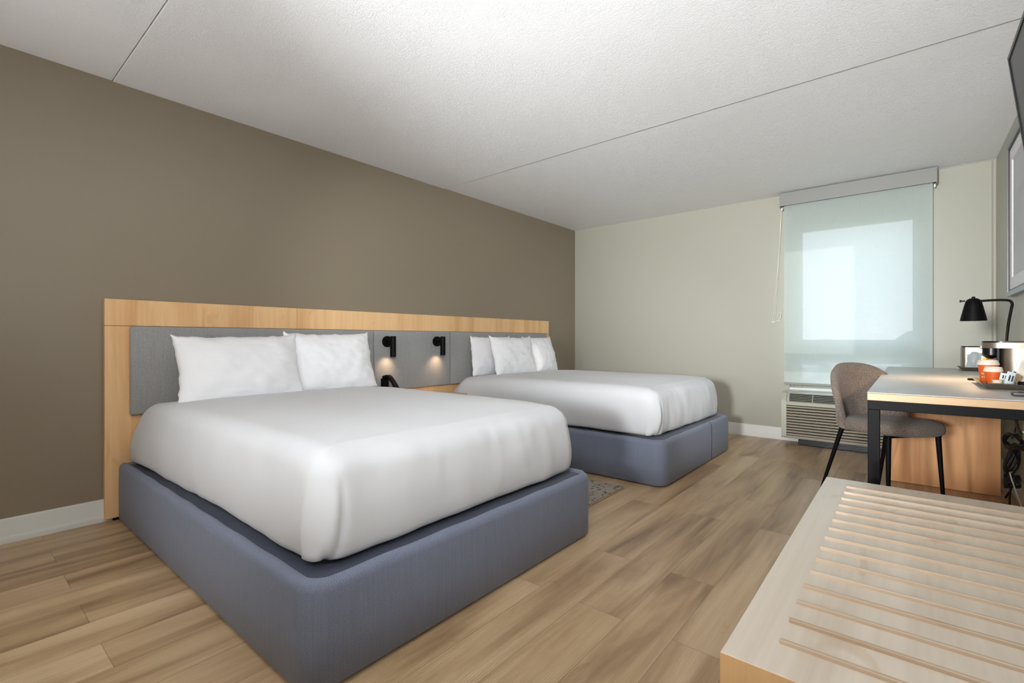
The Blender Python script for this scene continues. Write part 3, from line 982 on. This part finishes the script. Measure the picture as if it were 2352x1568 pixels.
link_mesh('side_knob', bm, M['black_gloss'], t)
bm = bmesh.new(); lathe(bm, [(0, .03), (.012, .028), (.02, .012), (.024, -.004), (.018, -.018), (0, -.024)], 24, (SX, LY, 1.150))
link_mesh('bulb', bm, M['warm_glow'], t)
ld = bpy.data.lights.new('desk_lamp_light', 'SPOT'); ld.energy = 11.0; ld.color = (1.0, .68, .40)
ld.spot_size = R_(150); ld.spot_blend = .6; ld.shadow_soft_size = .03
lo = bpy.data.objects.new('desk_lamp_light', ld); COL.objects.link(lo); lo.parent = t
lo.location = (SX - .40, 0, 1.112 - DZ)

# ------------------------------------------------------------------ trays and desk-top things
def tray(x0, x1, y0, y1, label, name='serving_tray'):
    """shallow steel tray, flared sides"""
    bm = bmesh.new()
    z0, z1, fl = DZ + .001, DZ + .027, .022
    b = [(x0 + fl, y0 + fl), (x1 - fl, y0 + fl), (x1 - fl, y1 - fl), (x0 + fl, y1 - fl)]
    r = [(x0, y0), (x1, y0), (x1, y1), (x0, y1)]
    vb = [bm.verts.new((x, y, z0)) for x, y in b]; vr = [bm.verts.new((x, y, z1)) for x, y in r]
    th = .002
    vb2 = [bm.verts.new((x, y, z0 + th)) for x, y in b]
    vr2 = [bm.verts.new((x + (th if i in (0, 3) else -th), y + (th if i < 2 else -th), z1)) for i, (x, y) in enumerate(r)]
    bm.faces.new(vb[::-1]); bm.faces.new(vb2)
    for k in range(4):
        k2 = (k + 1) % 4
        bm.faces.new((vb[k], vb[k2], vr[k2], vr[k])); bm.faces.new((vb2[k], vr2[k], vr2[k2], vb2[k2]))
        bm.faces.new((vr[k], vr[k2], vr2[k2], vr2[k]))
    return single(name, bm, M['steel'], label, 'tray', loc=((x0 + x1) / 2, (y0 + y1) / 2, DZ), smooth=0)
tray(.258, .50, 3.150, 3.62, 'brushed steel tray under the coffee maker and paper cups')
tray(.282, .50, 4.90, 5.14, 'brushed steel tray under the ice bucket by the window wall')
ZT = DZ + .003

# coffee maker: oval steel body, open brew bay at its left end
t = thing('coffee_maker', 'single-cup coffee maker of brushed steel and black plastic on the nearer tray', 'coffee maker', (.41, 3.50, ZT))
cx, cy, cz = .405, 3.515, ZT
def oval(x0, x1, hy, z0, z1, seg=48, r=.0):
    """stadium footprint"""
    bm = bmesh.new(); pts = []
    k = seg // 2
    for i in range(k + 1):
        a = PI / 2 + PI * i / k
        pts.append((x0 + hy * 1.0 + math.cos(a) * hy, cy + math.sin(a) * hy))
    for i in range(k + 1):
        a = -PI / 2 + PI * i / k
        pts.append((x1 - hy + math.cos(a) * hy, cy + math.sin(a) * hy))
    lo_ = [bm.verts.new((x, y, z0)) for x, y in pts]; hi = [bm.verts.new((x, y, z1)) for x, y in pts]
    bm.faces.new(lo_[::-1]); bm.faces.new(hi)
    n = len(pts)
    for i in range(n): bm.faces.new((lo_[i], lo_[(i + 1) % n], hi[(i + 1) % n], hi[i]))
    return bm
link_mesh('body', oval(.347, .522, .072, cz + .022, cz + .190), M['steel'], t, smooth=40)
link_mesh('top_band', oval(.288, .523, .074, cz + .186, cz + .214), M['steel'], t, smooth=40)
link_mesh('lid', oval(.290, .522, .073, cz + .2145, cz + .222), M['black_gloss'], t, smooth=40)
link_mesh('brew_head', oval(.292, .362, .034, cz + .150, cz + .186), M['black_gloss'], t, smooth=40)
bm = bmesh.new(); lathe(bm, [(0, 0), (.012, 0), (.026, .012), (.032, .022), (0, .022)], 24, (.322, cy, cz + .130))
link_mesh('spout', bm, M['black_gloss'], t)
link_mesh('pillar', B(.340, .352, cy - .052, cy + .052, cz + .03, cz + .187, .002), M['black_gloss'], t)
link_mesh('base', oval(.300, .520, .070, cz, cz + .0215), M['black'], t, smooth=40)
bm = bmesh.new(); tube(bm, [(.400, cy - .071, cz + .060), (.400, cy - .0765, cz + .060)], .012, 24)
link_mesh('power_button', bm, mat('brown_button', (92, 60, 46), .35), t)
bm = bmesh.new(); box(bm, .284, .292, cy - .012, cy + .012, cz + .180, cz + .196, .002)
link_mesh('latch', bm, M['chrome'], t)

# clear organiser with cups and sachets
t = thing('condiment_caddy', 'low clear plastic caddy holding cups and sachets in front of the coffee maker', 'caddy', (.33, 3.24, ZT))
CA = (.278, .385, 3.185, 3.335)
bm = bmesh.new()
box(bm, CA[0], CA[1], CA[2], CA[3], ZT, ZT + .004)
box(bm, CA[0], CA[0] + .003, CA[2], CA[3], ZT + .004, ZT + .026)
box(bm, CA[1] - .003, CA[1], CA[2], CA[3], ZT + .004, ZT + .026)
box(bm, CA[0], CA[1], CA[2], CA[2] + .003, ZT + .004, ZT + .026)
box(bm, CA[0], CA[1], CA[3] - .003, CA[3], ZT + .004, ZT + .026)
link_mesh('caddy_box', bm, M['clear'], t, smooth=0)
ZC_ = ZT + .0045

def cup(x, y, z, r, h, label, writing=False):
    t = thing('paper_cup', label, 'cup', (x, y, z), group='orange lidded coffee cups on the tray')
    bm = bmesh.new(); lathe(bm, [(0, .002), (r * .68, .0), (r * .70, .003), (r * .94, h), (r * .90, h), (r * .66, .006), (0, .006)], 40, (x, y, z))
    link_mesh('cup_body', bm, M['orange'], t)
    bm = bmesh.new(); lathe(bm, [(r * .97, -.004), (r * 1.02, -.002), (r * 1.02, .004), (r * .96, .006), (r * .90, .018), (r * .84, .020), (r * .82, .014), (0, .013)], 40, (x, y, z + h))
    link_mesh('lid', bm, M['lid'], t)
    if writing:
        for i, (txt, zz, sz) in enumerate((('HO', .055, .014), ('HOTEL', .040, .008))):
            cu = bpy.data.curves.new('txt', 'FONT'); cu.body = txt; cu.size = sz; cu.extrude = .0003; cu.align_x = 'CENTER'
            to = bpy.data.objects.new('tmp', cu); COL.objects.link(to)
            dg = bpy.context.evaluated_depsgraph_get()
            me = bpy.data.meshes.new_from_object(to.evaluated_get(dg))
            bpy.data.objects.remove(to)
            bm = bmesh.new(); bm.from_mesh(me)
            # wrap the letters on the cup, facing left towards the camera
            for v in bm.verts:
                rr = r * (.70 + .24 * (zz + v.co.y) / h) + .0006 + v.co.z
                a = R_(-125) + v.co.x / r
                v.co = Vector((x + rr * math.cos(a), y + rr * math.sin(a), z + zz + v.co.y))
            link_mesh('lettering', bm, M['lid'], t, smooth=0)
    return t
cup(.303, 3.385, ZT + .0, .041, .106, 'tall orange paper cup with a cream lid on the steel tray', True)
cup(.311, 3.280, ZC_, .035, .073, 'shorter orange paper cup with a cream lid in front of the tall one')
# creamers
for i, (x, y, z, lab) in enumerate(((.318, 3.215, ZC_, 'cream plastic creamer tub in front of the orange cups'),)):
    t = thing('creamer_tub', lab, 'creamer', (x, y, z))
    bm = bmesh.new(); lathe(bm, [(0, 0), (.014, 0), (.0165, .003), (.0185, .028), (.0215, .029), (.0215, .031), (0, .031)], 28, (x, y, z + .004))
    link_mesh('tub', bm, M['creamer'], t)
    bm = bmesh.new(); lathe(bm, [(0, .0312), (.021, .0312), (.021, .0318), (0, .032)], 28, (x, y, z + .004))
    link_mesh('foil_lid', bm, M['pink'], t)

def packet(x, y, z, w, h, yaw, lean, m, name, label, cat, mark=None, grp=None):
    bm = bmesh.new(); nx, nz = 6, 10; F = {}; Bk = {}
    for i in range(nx + 1):
        for j in range(nz + 1):
            u = i / nx * 2 - 1; v_ = j / nz
            th = .003 * (1 - u * u) * math.sin(PI * min(1, max(0, v_)))
            F[i, j] = bm.verts.new((u * w / 2, -th - .0004, v_ * h)); Bk[i, j] = bm.verts.new((u * w / 2, th + .0004, v_ * h))
    for i in range(nx):
        for j in range(nz):
            bm.faces.new((F[i, j], F[i + 1, j], F[i + 1, j + 1], F[i, j + 1])); bm.faces.new((Bk[i, j], Bk[i, j + 1], Bk[i + 1, j + 1], Bk[i + 1, j]))
    for j in range(nz):
        bm.faces.new((F[0, j], F[0, j + 1], Bk[0, j + 1], Bk[0, j])); bm.faces.new((F[nx, j], Bk[nx, j], Bk[nx, j + 1], F[nx, j + 1]))
    for i in range(nx):
        bm.faces.new((F[i, 0], Bk[i, 0], Bk[i + 1, 0], F[i + 1, 0])); bm.faces.new((F[i, nz], F[i + 1, nz], Bk[i + 1, nz], Bk[i, nz]))
    Rm = Matrix.Rotation(yaw, 4, 'Z') @ Matrix.Rotation(lean, 4, 'Y')
    for v_ in bm.verts: v_.co = Rm @ v_.co
    if mark:
        t = thing(name, label, cat, (x, y, z), group=grp)
        link_mesh('sachet', bm, m, t, local=True, smooth=60)
        b2 = bmesh.new()
        for dx in (-.25, .1):
            box(b2, dx * w, dx * w + w * .14, -.0055, -.0035, h * .42, h * .78, M=Rm @ Matrix.Shear('XY', 4, (0.0, 0.0)))
        link_mesh('printed_mark', b2, mark, t, local=True, smooth=0)
        return t
    o = link_mesh(name, bm, m, smooth=60)
    o.location = (x, y, z); o['label'] = label; o['category'] = cat
    if grp: o['group'] = grp
    return o
M['ink'] = mat('dark_ink', (50, 60, 60), .6)
packet(.337, 3.235, ZC_ + .022, .030, .045, R_(25), R_(12), M['paper'], 'sugar_sachet', 'small white sachet with dark print lying above the creamer tub', 'sachet', M['ink'])
packet(.346, 3.225, ZC_ + .012, .026, .030, R_(10), R_(30), M['green'], 'tea_sachet', 'small green sachet tucked behind the white sachet', 'sachet')
packet(.352, 3.215, ZC_, .036, .075, R_(30), R_(14), M['paper'], 'sweetener_sachet', 'tall white sachet with dark print standing beside the creamer tub', 'sachet', M['ink'])
packet(.360, 3.240, ZC_, .030, .070, R_(35), R_(24), M['kraft'], 'cutlery_packet', 'brown paper packet leaning right behind the tall white sachet', 'sachet')
packet(.368, 3.262, ZC_, .026, .072, R_(35), R_(33), M['kraft'], 'cutlery_packet', 'brown paper packet leaning farthest right in the clear caddy', 'sachet')
for k, (dx, lab) in enumerate(((0, 'left of the two pale stir sticks leaning in the clear caddy'), (.016, 'right of the two pale stir sticks leaning in the clear caddy'))):
    bm = bmesh.new()
    d = Vector((.30, .10, .95)).normalized()
    p0 = Vector((.352 + dx, 3.250 + dx * .5, ZC_ + .002))
    tube(bm, [p0, p0 + d * .135], .0022, 8)
    single('stir_stick', bm, M['paper'], lab, 'stirrer', 'stir sticks in the caddy', loc=p0)

# dark coffee pod on desk, remote control
bm = bmesh.new(); lathe(bm, [(0, 0), (.026, 0), (.028, .002), (.028, .008), (.026, .010), (0, .010)], 32, (.282, 3.80, DZ + .0005))
single('coaster', bm, M['black'], 'small round black coaster on the desk behind the nearer tray', 'coaster', loc=(.282, 3.80, DZ))
t = thing('remote_control', 'dark remote control lying at the near edge of the desk', 'remote control', (.40, 2.86, DZ))
Mr = Matrix.Translation((.41, 2.865, DZ)) @ Matrix.Rotation(R_(4), 4, 'Z')
link_mesh('case', box(bmesh.new(), -.085, .085, -.022, .022, .0005, .016, .004, M=Mr), mat('dark_grey_plastic', (60, 54, 50), .4), t)
for i in range(5):
    for j in range(2):
        link_mesh('button', box(bmesh.new(), -.065 + i * .026, -.052 + i * .026, -.012 + j * .014, -.003 + j * .014, .0155, .0178, .001, M=Mr), M['black_rubber'], t)

# ice bucket with plastic liner bag
t = thing('ice_bucket', 'square brushed steel ice bucket on the tray by the window wall', 'ice bucket', (.39, 5.02, ZT))
bm = bmesh.new(); IX0, IX1, IY0, IY1 = .300, .49, 4.96, 5.09
def rr_box(x0, x1, y0, y1, z0, z1, r):
    bm = bmesh.new(); pts = [(p.x, p.y) for p, n in rrect(x0, x1, y0, y1, r, r, .006)]
    a = [bm.verts.new((x, y, z0)) for x, y in pts]; b = [bm.verts.new((x, y, z1)) for x, y in pts]
    n = len(a)
    for i in range(n): bm.faces.new((a[i], a[(i + 1) % n], b[(i + 1) % n], b[i]))
    bm.faces.new(a[::-1]); bm.faces.new(b)
    return bm
link_mesh('bucket', rr_box(IX0, IX1, IY0, IY1, ZT, ZT + .172, .03), M['steel'], t, smooth=40)
link_mesh('lid', rr_box(IX0 + .004, IX1 - .004, IY0 + .004, IY1 - .004, ZT + .1722, ZT + .180, .028), M['black'], t, smooth=40)
bm = bmesh.new()
n_u, n_v = 22, 18; G = []
for j in range(n_v + 1):
    row = []
    for i in range(n_u + 1):
        u = i / n_u * 2 - 1; v_ = j / n_v
        w = .052 * (1 - .28 * v_ + .10 * v_ ** 4) + .003 * fbm(Vector((v_ * 6, 1, 2)))
        x = .372 + u * w; z = ZT + .002 + v_ * (.118 + .016 * (1 - u * u) + .012 * fbm(Vector((u * 2, 0, 5))))
        y = 4.935 - .014 * (1 - u * u) * math.sin(PI * min(1, v_ * 1.05)) ** .6 + .006 * fbm(Vector((u * 3, v_ * 4, 3)))
        row.append(bm.verts.new((x, y, z)))
    G.append(row)
G2 = [[bm.verts.new((v.co.x, 4.942 + (4.942 - v.co.y) * .35, v.co.z)) for v in row] for row in G]
for j in range(n_v):
    for i in range(n_u):
        bm.faces.new((G[j][i], G[j][i + 1], G[j + 1][i + 1], G[j + 1][i])); bm.faces.new((G2[j][i], G2[j + 1][i], G2[j + 1][i + 1], G2[j][i + 1]))
    for i in (0, n_u):
        bm.faces.new((G[j][i], G[j + 1][i], G2[j + 1][i], G2[j][i]))
for i in range(n_u):
    bm.faces.new((G[0][i], G2[0][i], G2[0][i + 1], G[0][i + 1])); bm.faces.new((G[n_v][i], G[n_v][i + 1], G2[n_v][i + 1], G2[n_v][i]))
single('liner_bag', bm, M['bag'], 'crumpled clear plastic bag standing in front of the ice bucket', 'bag', loc=(.372, 4.935, ZT), smooth=70)

# tent card seen through the brew bay of the coffee maker
t = thing('tent_card', 'small printed card standing on the desk behind the coffee maker', 'card', (.36, 4.2, DZ))
link_mesh('card', B(.345, .445, 4.199, 4.203, DZ + .001, DZ + .13), M['paper'], t, smooth=0)
link_mesh('printed_band', B(.350, .440, 4.197, 4.1988, DZ + .085, DZ + .12), mat('yellow_print', (214, 176, 60), .6), t, smooth=0)
link_mesh('printed_band', B(.365, .410, 4.195, 4.1968, DZ + .09, DZ + .112), mat('red_print', (150, 70, 54), .6), t, smooth=0)

# ------------------------------------------------------------------ cables under the desk
def cable(pts, r, m, label, name='cable'):
    bm = bmesh.new(); tube(bm, spline(pts, 8), r, 8)
    return single(name, bm, m, label, 'cable', loc=pts[-1])
t = thing('power_adapter', 'pale grey power adapter with two green lights on the wall under the desk', 'adapter', (.50, 3.86, .46))
link_mesh('adapter_case', B(.482, .528, 3.80, 3.88, .44, .54, .01), mat('warm_grey_plastic_case', (150, 140, 134), .4), t)
for y in (3.83, 3.85):
    link_mesh('indicator_light', B(.480, .4825, y - .003, y + .003, .488, .493), M['green_led'], t, smooth=0)
def coil(c, rx, ry, turns, tilt, r, m, label, drop):
    pts = []
    for k in range(int(turns * 14)):
        a = 2 * PI * k / 14; w = 1 + .12 * math.sin(k * 1.3)
        pts.append(Vector((c[0] + .030 * math.sin(a * .9 + tilt), c[1] + rx * w * math.cos(a), c[2] + ry * w * math.sin(a) + .006 * math.sin(k))))
    pts += [Vector(p) for p in drop]
    bm = bmesh.new(); tube(bm, spline(pts, 3), r, 8)
    return single('coiled_cable', bm, m, label, 'cable', loc=pts[-1])
coil((.468, 4.05, .40), .14, .035, 4, .3, .0055, M['black_rubber'], 'bundle of black cable looped flat under the desk beside the panel', [(.48, 3.98, .30), (.47, 4.10, .2)])
coil((.478, 4.20, .27), .040, .085, 4, 1.1, .005, M['black_rubber'], 'coil of black cable hanging upright above the floor under the desk', [(.475, 4.22, .12), (.47, 4.20, .05), (.46, 4.12, .008)])
coil((.475, 4.16, .145), .030, .035, 5, .4, .0055, M['black_rubber'], 'tight black knot of cable near the floor under the desk', [(.48, 4.24, .08), (.46, 4.28, .012)])
cable([(.46, 4.16, .73), (.475, 4.14, .62), (.48, 4.10, .55), (.478, 4.0, .50), (.485, 3.90, .455), (.50, 3.84, .44)], .008, mat('brown_cable', (72, 58, 54), .5), 'brown cable dropping from the desk top to the power adapter')
cable([(.50, 4.00, .73), (.505, 4.02, .66), (.50, 4.12, .56), (.485, 4.16, .44)], .004, M['black_rubber'], 'thin black cable hanging from the desk top behind the brown one')
cable([(.470, 4.19, .185), (.462, 4.13, .20), (.466, 4.08, .165), (.480, 3.90, .07), (.49, 3.72, .01)], .0035, M['cord'], 'cream cable running down from the black cable knot to the floor')

# ------------------------------------------------------------------ framed print and television on the right wall
t = thing('framed_print', 'large pale grey print in a blue-grey frame on the right wall', 'picture', (.515, 4.0, 1.29))
PY0, PY1, PZ0, PZ1 = 3.42, 4.575, 1.285, 2.285
def frame(bm, x0, x1, y0, y1, z0, z1, w):
    box(bm, x0, x1, y0, y1, z0, z0 + w); box(bm, x0, x1, y0, y1, z1 - w, z1)
    box(bm, x0, x1, y0, y0 + w, z0 + w, z1 - w); box(bm, x0, x1, y1 - w, y1, z0 + w, z1 - w)
    return bm
link_mesh('outer_frame', frame(bmesh.new(), .497, XR - .001, PY0, PY1, PZ0, PZ1, .03), M['art_frame'], t, smooth=0)
link_mesh('inner_lip', frame(bmesh.new(), .500, .520, PY0 + .03, PY1 - .03, PZ0 + .03, PZ1 - .03, .010), M['art_lip'], t, smooth=0)
link_mesh('mat_board', frame(bmesh.new(), .508, .518, PY0 + .04, PY1 - .04, PZ0 + .04, PZ1 - .04, .08), M['mat_board'], t, smooth=0)
link_mesh('print', B(.514, .520, PY0 + .12, PY1 - .12, PZ0 + .12, PZ1 - .12), M['print'], t, smooth=0)

t = thing('television', 'black flat television tilted down on the right wall above the bench', 'television', (.31, 2.16, 1.75))
ang = math.atan2(.343 - .300, 2.116 - 1.757)
def tvM():
    # top far corner of the front face sits at (.300, 2.72, 2.116)
    return Matrix.Translation((.300, 2.72, 2.116)) @ Matrix.Rotation(-ang, 4, 'Y')
TM = tvM()
link_mesh('rear_shell', box(bmesh.new(), .004, .038, -1.10, 0, -.64, 0, .003, M=TM), mat('silver_blue_metal', (120, 138, 146), .3, .7), t)
link_mesh('bezel', frame(bmesh.new(), -.003, .0035, -1.10, 0, -.64, 0, .014), M['black_gloss'], t, smooth=0)
bz = [o for o in t.children if o.name.startswith('bezel')][0]
for v in bz.data.vertices: v.co = (TM @ (v.co + t.location)) - t.location
link_mesh('screen', box(bmesh.new(), .001, .0035, -1.086, -.014, -.626, -.014, M=TM), mat('dark_screen', (58, 58, 60), .35), t, smooth=0)
bm = bmesh.new(); tube(bm, [(.38, 2.17, 1.80), (XR - .018, 2.17, 1.80)], .03, 12); box(bm, XR - .018, XR - .001, 2.0, 2.34, 1.62, 1.98)
link_mesh('wall_bracket', bm, M['black'], t)

# ------------------------------------------------------------------ added fill lights, unseen behind and beside the camera
def fill_disc(x, y, r, energy, label):  # fill light added on the unseen ceiling to brighten the room
    t = thing('fill_disc', label, 'fill light', (x, y, ZC), group='unseen fill discs added behind the camera')
    bm = bmesh.new(); lathe(bm, [(0, -.002), (r, -.002), (r + .01, -.02), (r + .01, -.045), (r - .008, -.048), (r - .008, -.03), (0, -.028)], 48, (x, y, ZC))
    link_mesh('metal_ring', bm, M['chrome'], t)
    bm = bmesh.new(); lathe(bm, [(0, -.075), (r * .5, -.070), (r * .85, -.055), (r - .01, -.035), (0, -.033)], 48, (x, y, ZC))
    link_mesh('glass_dome', bm, M['opal'], t)
    ld = bpy.data.lights.new('fill_disc_light', 'AREA'); ld.shape = 'DISK'; ld.size = r * 2; ld.energy = energy; ld.color = (1.0, .96, .92)
    lo = bpy.data.objects.new('fill_disc_light', ld); COL.objects.link(lo); lo.parent = t
    lo.location = (0, 0, -.085)
fill_disc(-1.5, -1.1, .30, 14, 'round opal fill disc added behind the camera')
def fill_globe(x, y, z, r, energy, label):  # glowing globe on a stand, added out of view as fill
    t = thing('fill_globe_stand', label, 'floor lamp', (x, y, 0), group='unseen fill globes added out of frame')
    bm = bmesh.new(); lathe(bm, [(0, 0), (.15, 0), (.15, .012), (.02, .022), (0, .022)], 40, (x, y, 0))
    link_mesh('lamp_base', bm, M['black'], t)
    bm = bmesh.new(); tube(bm, [(x, y, .02), (x, y, z - r + .01)], .011, 12)
    link_mesh('pole', bm, M['black'], t)
    bm = bmesh.new(); lathe(bm, [(0 if k in (0, 20) else r * math.sin(PI * k / 20), -r * math.cos(PI * k / 20)) for k in range(21)], 40, (x, y, z))
    g = link_mesh('glass_globe', bm, M['globe'], t)
GC = (0.94, 0.97, 1.0)
for nm, st in (('globe', FILL_GLOW),):
    M[nm] = mat('fill_globe_glow', (255, 255, 255), .4, Emission_Strength=st)  # glow shared by the added globe and the fill spot bulbs
    bs(M[nm]).inputs['Emission Color'].default_value = GC + (1,)
fill_globe(.30, .28, 1.45, .20, 60, 'white globe fill light added out of frame beside the luggage bench')
def fill_spot(x, y, z, target, energy, size, label, soft=.09):  # stands added out of view to brighten ceiling, beds, desk panel and walls
    """unseen spot on a stand, added to brighten whatever it is aimed at"""
    t = thing('fill_spot_stand', label, 'floor lamp', (x, y, 0), group='unseen fill spots added out of frame')
    bm = bmesh.new(); lathe(bm, [(0, 0), (.15, 0), (.15, .012), (.02, .022), (0, .022)], 40, (x, y, 0))
    link_mesh('lamp_base', bm, M['black'], t)
    bm = bmesh.new(); tube(bm, [(x, y, .02), (x, y, z - .09)], .012, 12)
    link_mesh('pole', bm, M['black'], t)
    d = (Vector(target) - Vector((x, y, z))).normalized()
    Rm = Matrix.Translation((x, y, z)) @ d.to_track_quat('Z', 'Y').to_matrix().to_4x4()
    bm = bmesh.new(); lathe(bm, [(0, -.12), (.05, -.11), (.075, -.06), (.11, .06), (.106, .06), (.07, -.05), (0, -.07)], 40)
    for v in bm.verts: v.co = Rm @ v.co
    link_mesh('fill_head', bm, M['black'], t)
    bm = bmesh.new(); lathe(bm, [(0, -.06), (.04, -.04), (.045, -.01), (.03, .015), (0, .025)], 24)
    for v in bm.verts: v.co = Rm @ v.co
    link_mesh('bulb', bm, M['globe'], t)
    ld = bpy.data.lights.new('fill_spot_light', 'SPOT'); ld.energy = energy; ld.color = GC; ld.spot_size = math.radians(size); ld.spot_blend = 1.0; ld.shadow_soft_size = soft
    lo = bpy.data.objects.new('fill_spot_light', ld); COL.objects.link(lo); lo.parent = t
    lo.location = Vector((0, 0, z)) + d * .09
    lo.rotation_euler = d.to_track_quat('-Z', 'Y').to_euler()
fill_spot(-.55, -2.0, 1.30, (-.8, 3.9, 2.44), FILL_UPLIGHT * 2.3, 60, 'black swivel fill spot added behind the camera aimed at the ceiling over the beds', .25)
fill_spot(-1.5, -1.2, .90, (-1.9, .9, 2.44), FILL_UPLIGHT * .20, 120, 'black swivel fill spot added behind the camera aimed at the ceiling over the bed foot')
fill_spot(-.10, -.95, .95, (.10, 1.7, 2.44), FILL_UPLIGHT * .035, 100, 'black swivel fill spot added behind the camera aimed at the ceiling over the bench')
fill_spot(.24, -.62, 1.80, (-1.6, 4.9, .8), 50, 56, 'black swivel fill spot added right of the camera turned towards the far bed', .22)
fill_spot(-.05, -.45, 1.75, (-2.6, 2.2, 1.0), 90, 84, 'black swivel fill spot added right of the camera turned towards the near bed', .22)
fill_spot(-1.2, -.8, .45, (.15, 4.33, .32), 190, 22, 'low black swivel fill spot added behind the camera turned towards the desk panel')
fill_spot(.44, 2.45, 1.32, (-1.7, 4.3, .75), 135, 52, 'black swivel fill spot added out of frame between bench and desk turned towards the far bed', .11)
fill_spot(.42, .55, 1.50, (-1.6, 1.5, .45), 40, 56, 'black swivel fill spot added out of frame beside the bench turned towards the near bed', .11)
fill_spot(.40, .02, 1.55, (-3.42, 3.05, 1.36), 560, 38, 'black swivel fill spot added right of the camera turned towards the wall above the sconces', .15)  # added beam stands in for the window's reflection on the wall
fill_spot(-2.0, -1.9, 1.10, (-2.3, .75, .45), 75, 42, 'black swivel fill spot added behind the camera turned towards the side of the near bed', .2)

# ------------------------------------------------------------------ outside
struct('ground_outside', B(-500, 500, 8, 900, -9.3, -9.0), mat('pale_ground', (128, 134, 112), .95), smooth=0)
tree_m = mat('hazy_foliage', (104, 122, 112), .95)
trunk_m = mat('bark', (90, 80, 70), .95)
rnd = random.Random(9)
def tree(x, y, h, w, label):
    t = thing('tree', label, 'tree', (x, y, -9), group='distant trees beyond the window')
    bm = bmesh.new(); tube(bm, [(x, y, -9), (x, y, -9 + h * .5)], w * .05, 8)
    link_mesh('trunk', bm, trunk_m, t)
    bm = bmesh.new(); bmesh.ops.create_icosphere(bm, subdivisions=3, radius=1.0)
    for v in bm.verts:
        d = 1 + .25 * fbm(v.co * 2.2 + Vector((x, y, 0)))
        v.co = Vector((x + v.co.x * w * d, y + v.co.y * w * d * .7, -9 + h * .62 + v.co.z * h * .38 * d))
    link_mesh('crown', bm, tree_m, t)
for k in range(18):
    y = 185 + 14 * (k % 4) + rnd.random() * 4
    f = -.20 + .235 * (k + .5) / 18
    h = 8.6 + rnd.random() * 1.8 + (3.2 if k in (15, 16) else 0)
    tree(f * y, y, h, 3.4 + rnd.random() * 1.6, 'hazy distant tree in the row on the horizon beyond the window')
bw = mat('white_stucco', (236, 236, 232), .8)
for x, y, w, d, h, lab in ((-29, 150, 18, 16, 2.6, 'low white building beyond the window, the left one'), (-9, 158, 14, 14, 3.2, 'low white building beyond the window, the middle one'), (2, 140, 12, 10, 2.2, 'low white building beyond the window, the right one')):
    t = thing('low_building', lab, 'building', (x, y, -9))
    link_mesh('walls', B(x - w / 2, x + w / 2, y - d / 2, y + d / 2, -9, -9 + h), bw, t, smooth=0)
    link_mesh('roof', B(x - w / 2 - .3, x + w / 2 + .3, y - d / 2 - .3, y + d / 2 + .3, -9 + h, -9 + h + .25), M['white_plastic'], t, smooth=0)
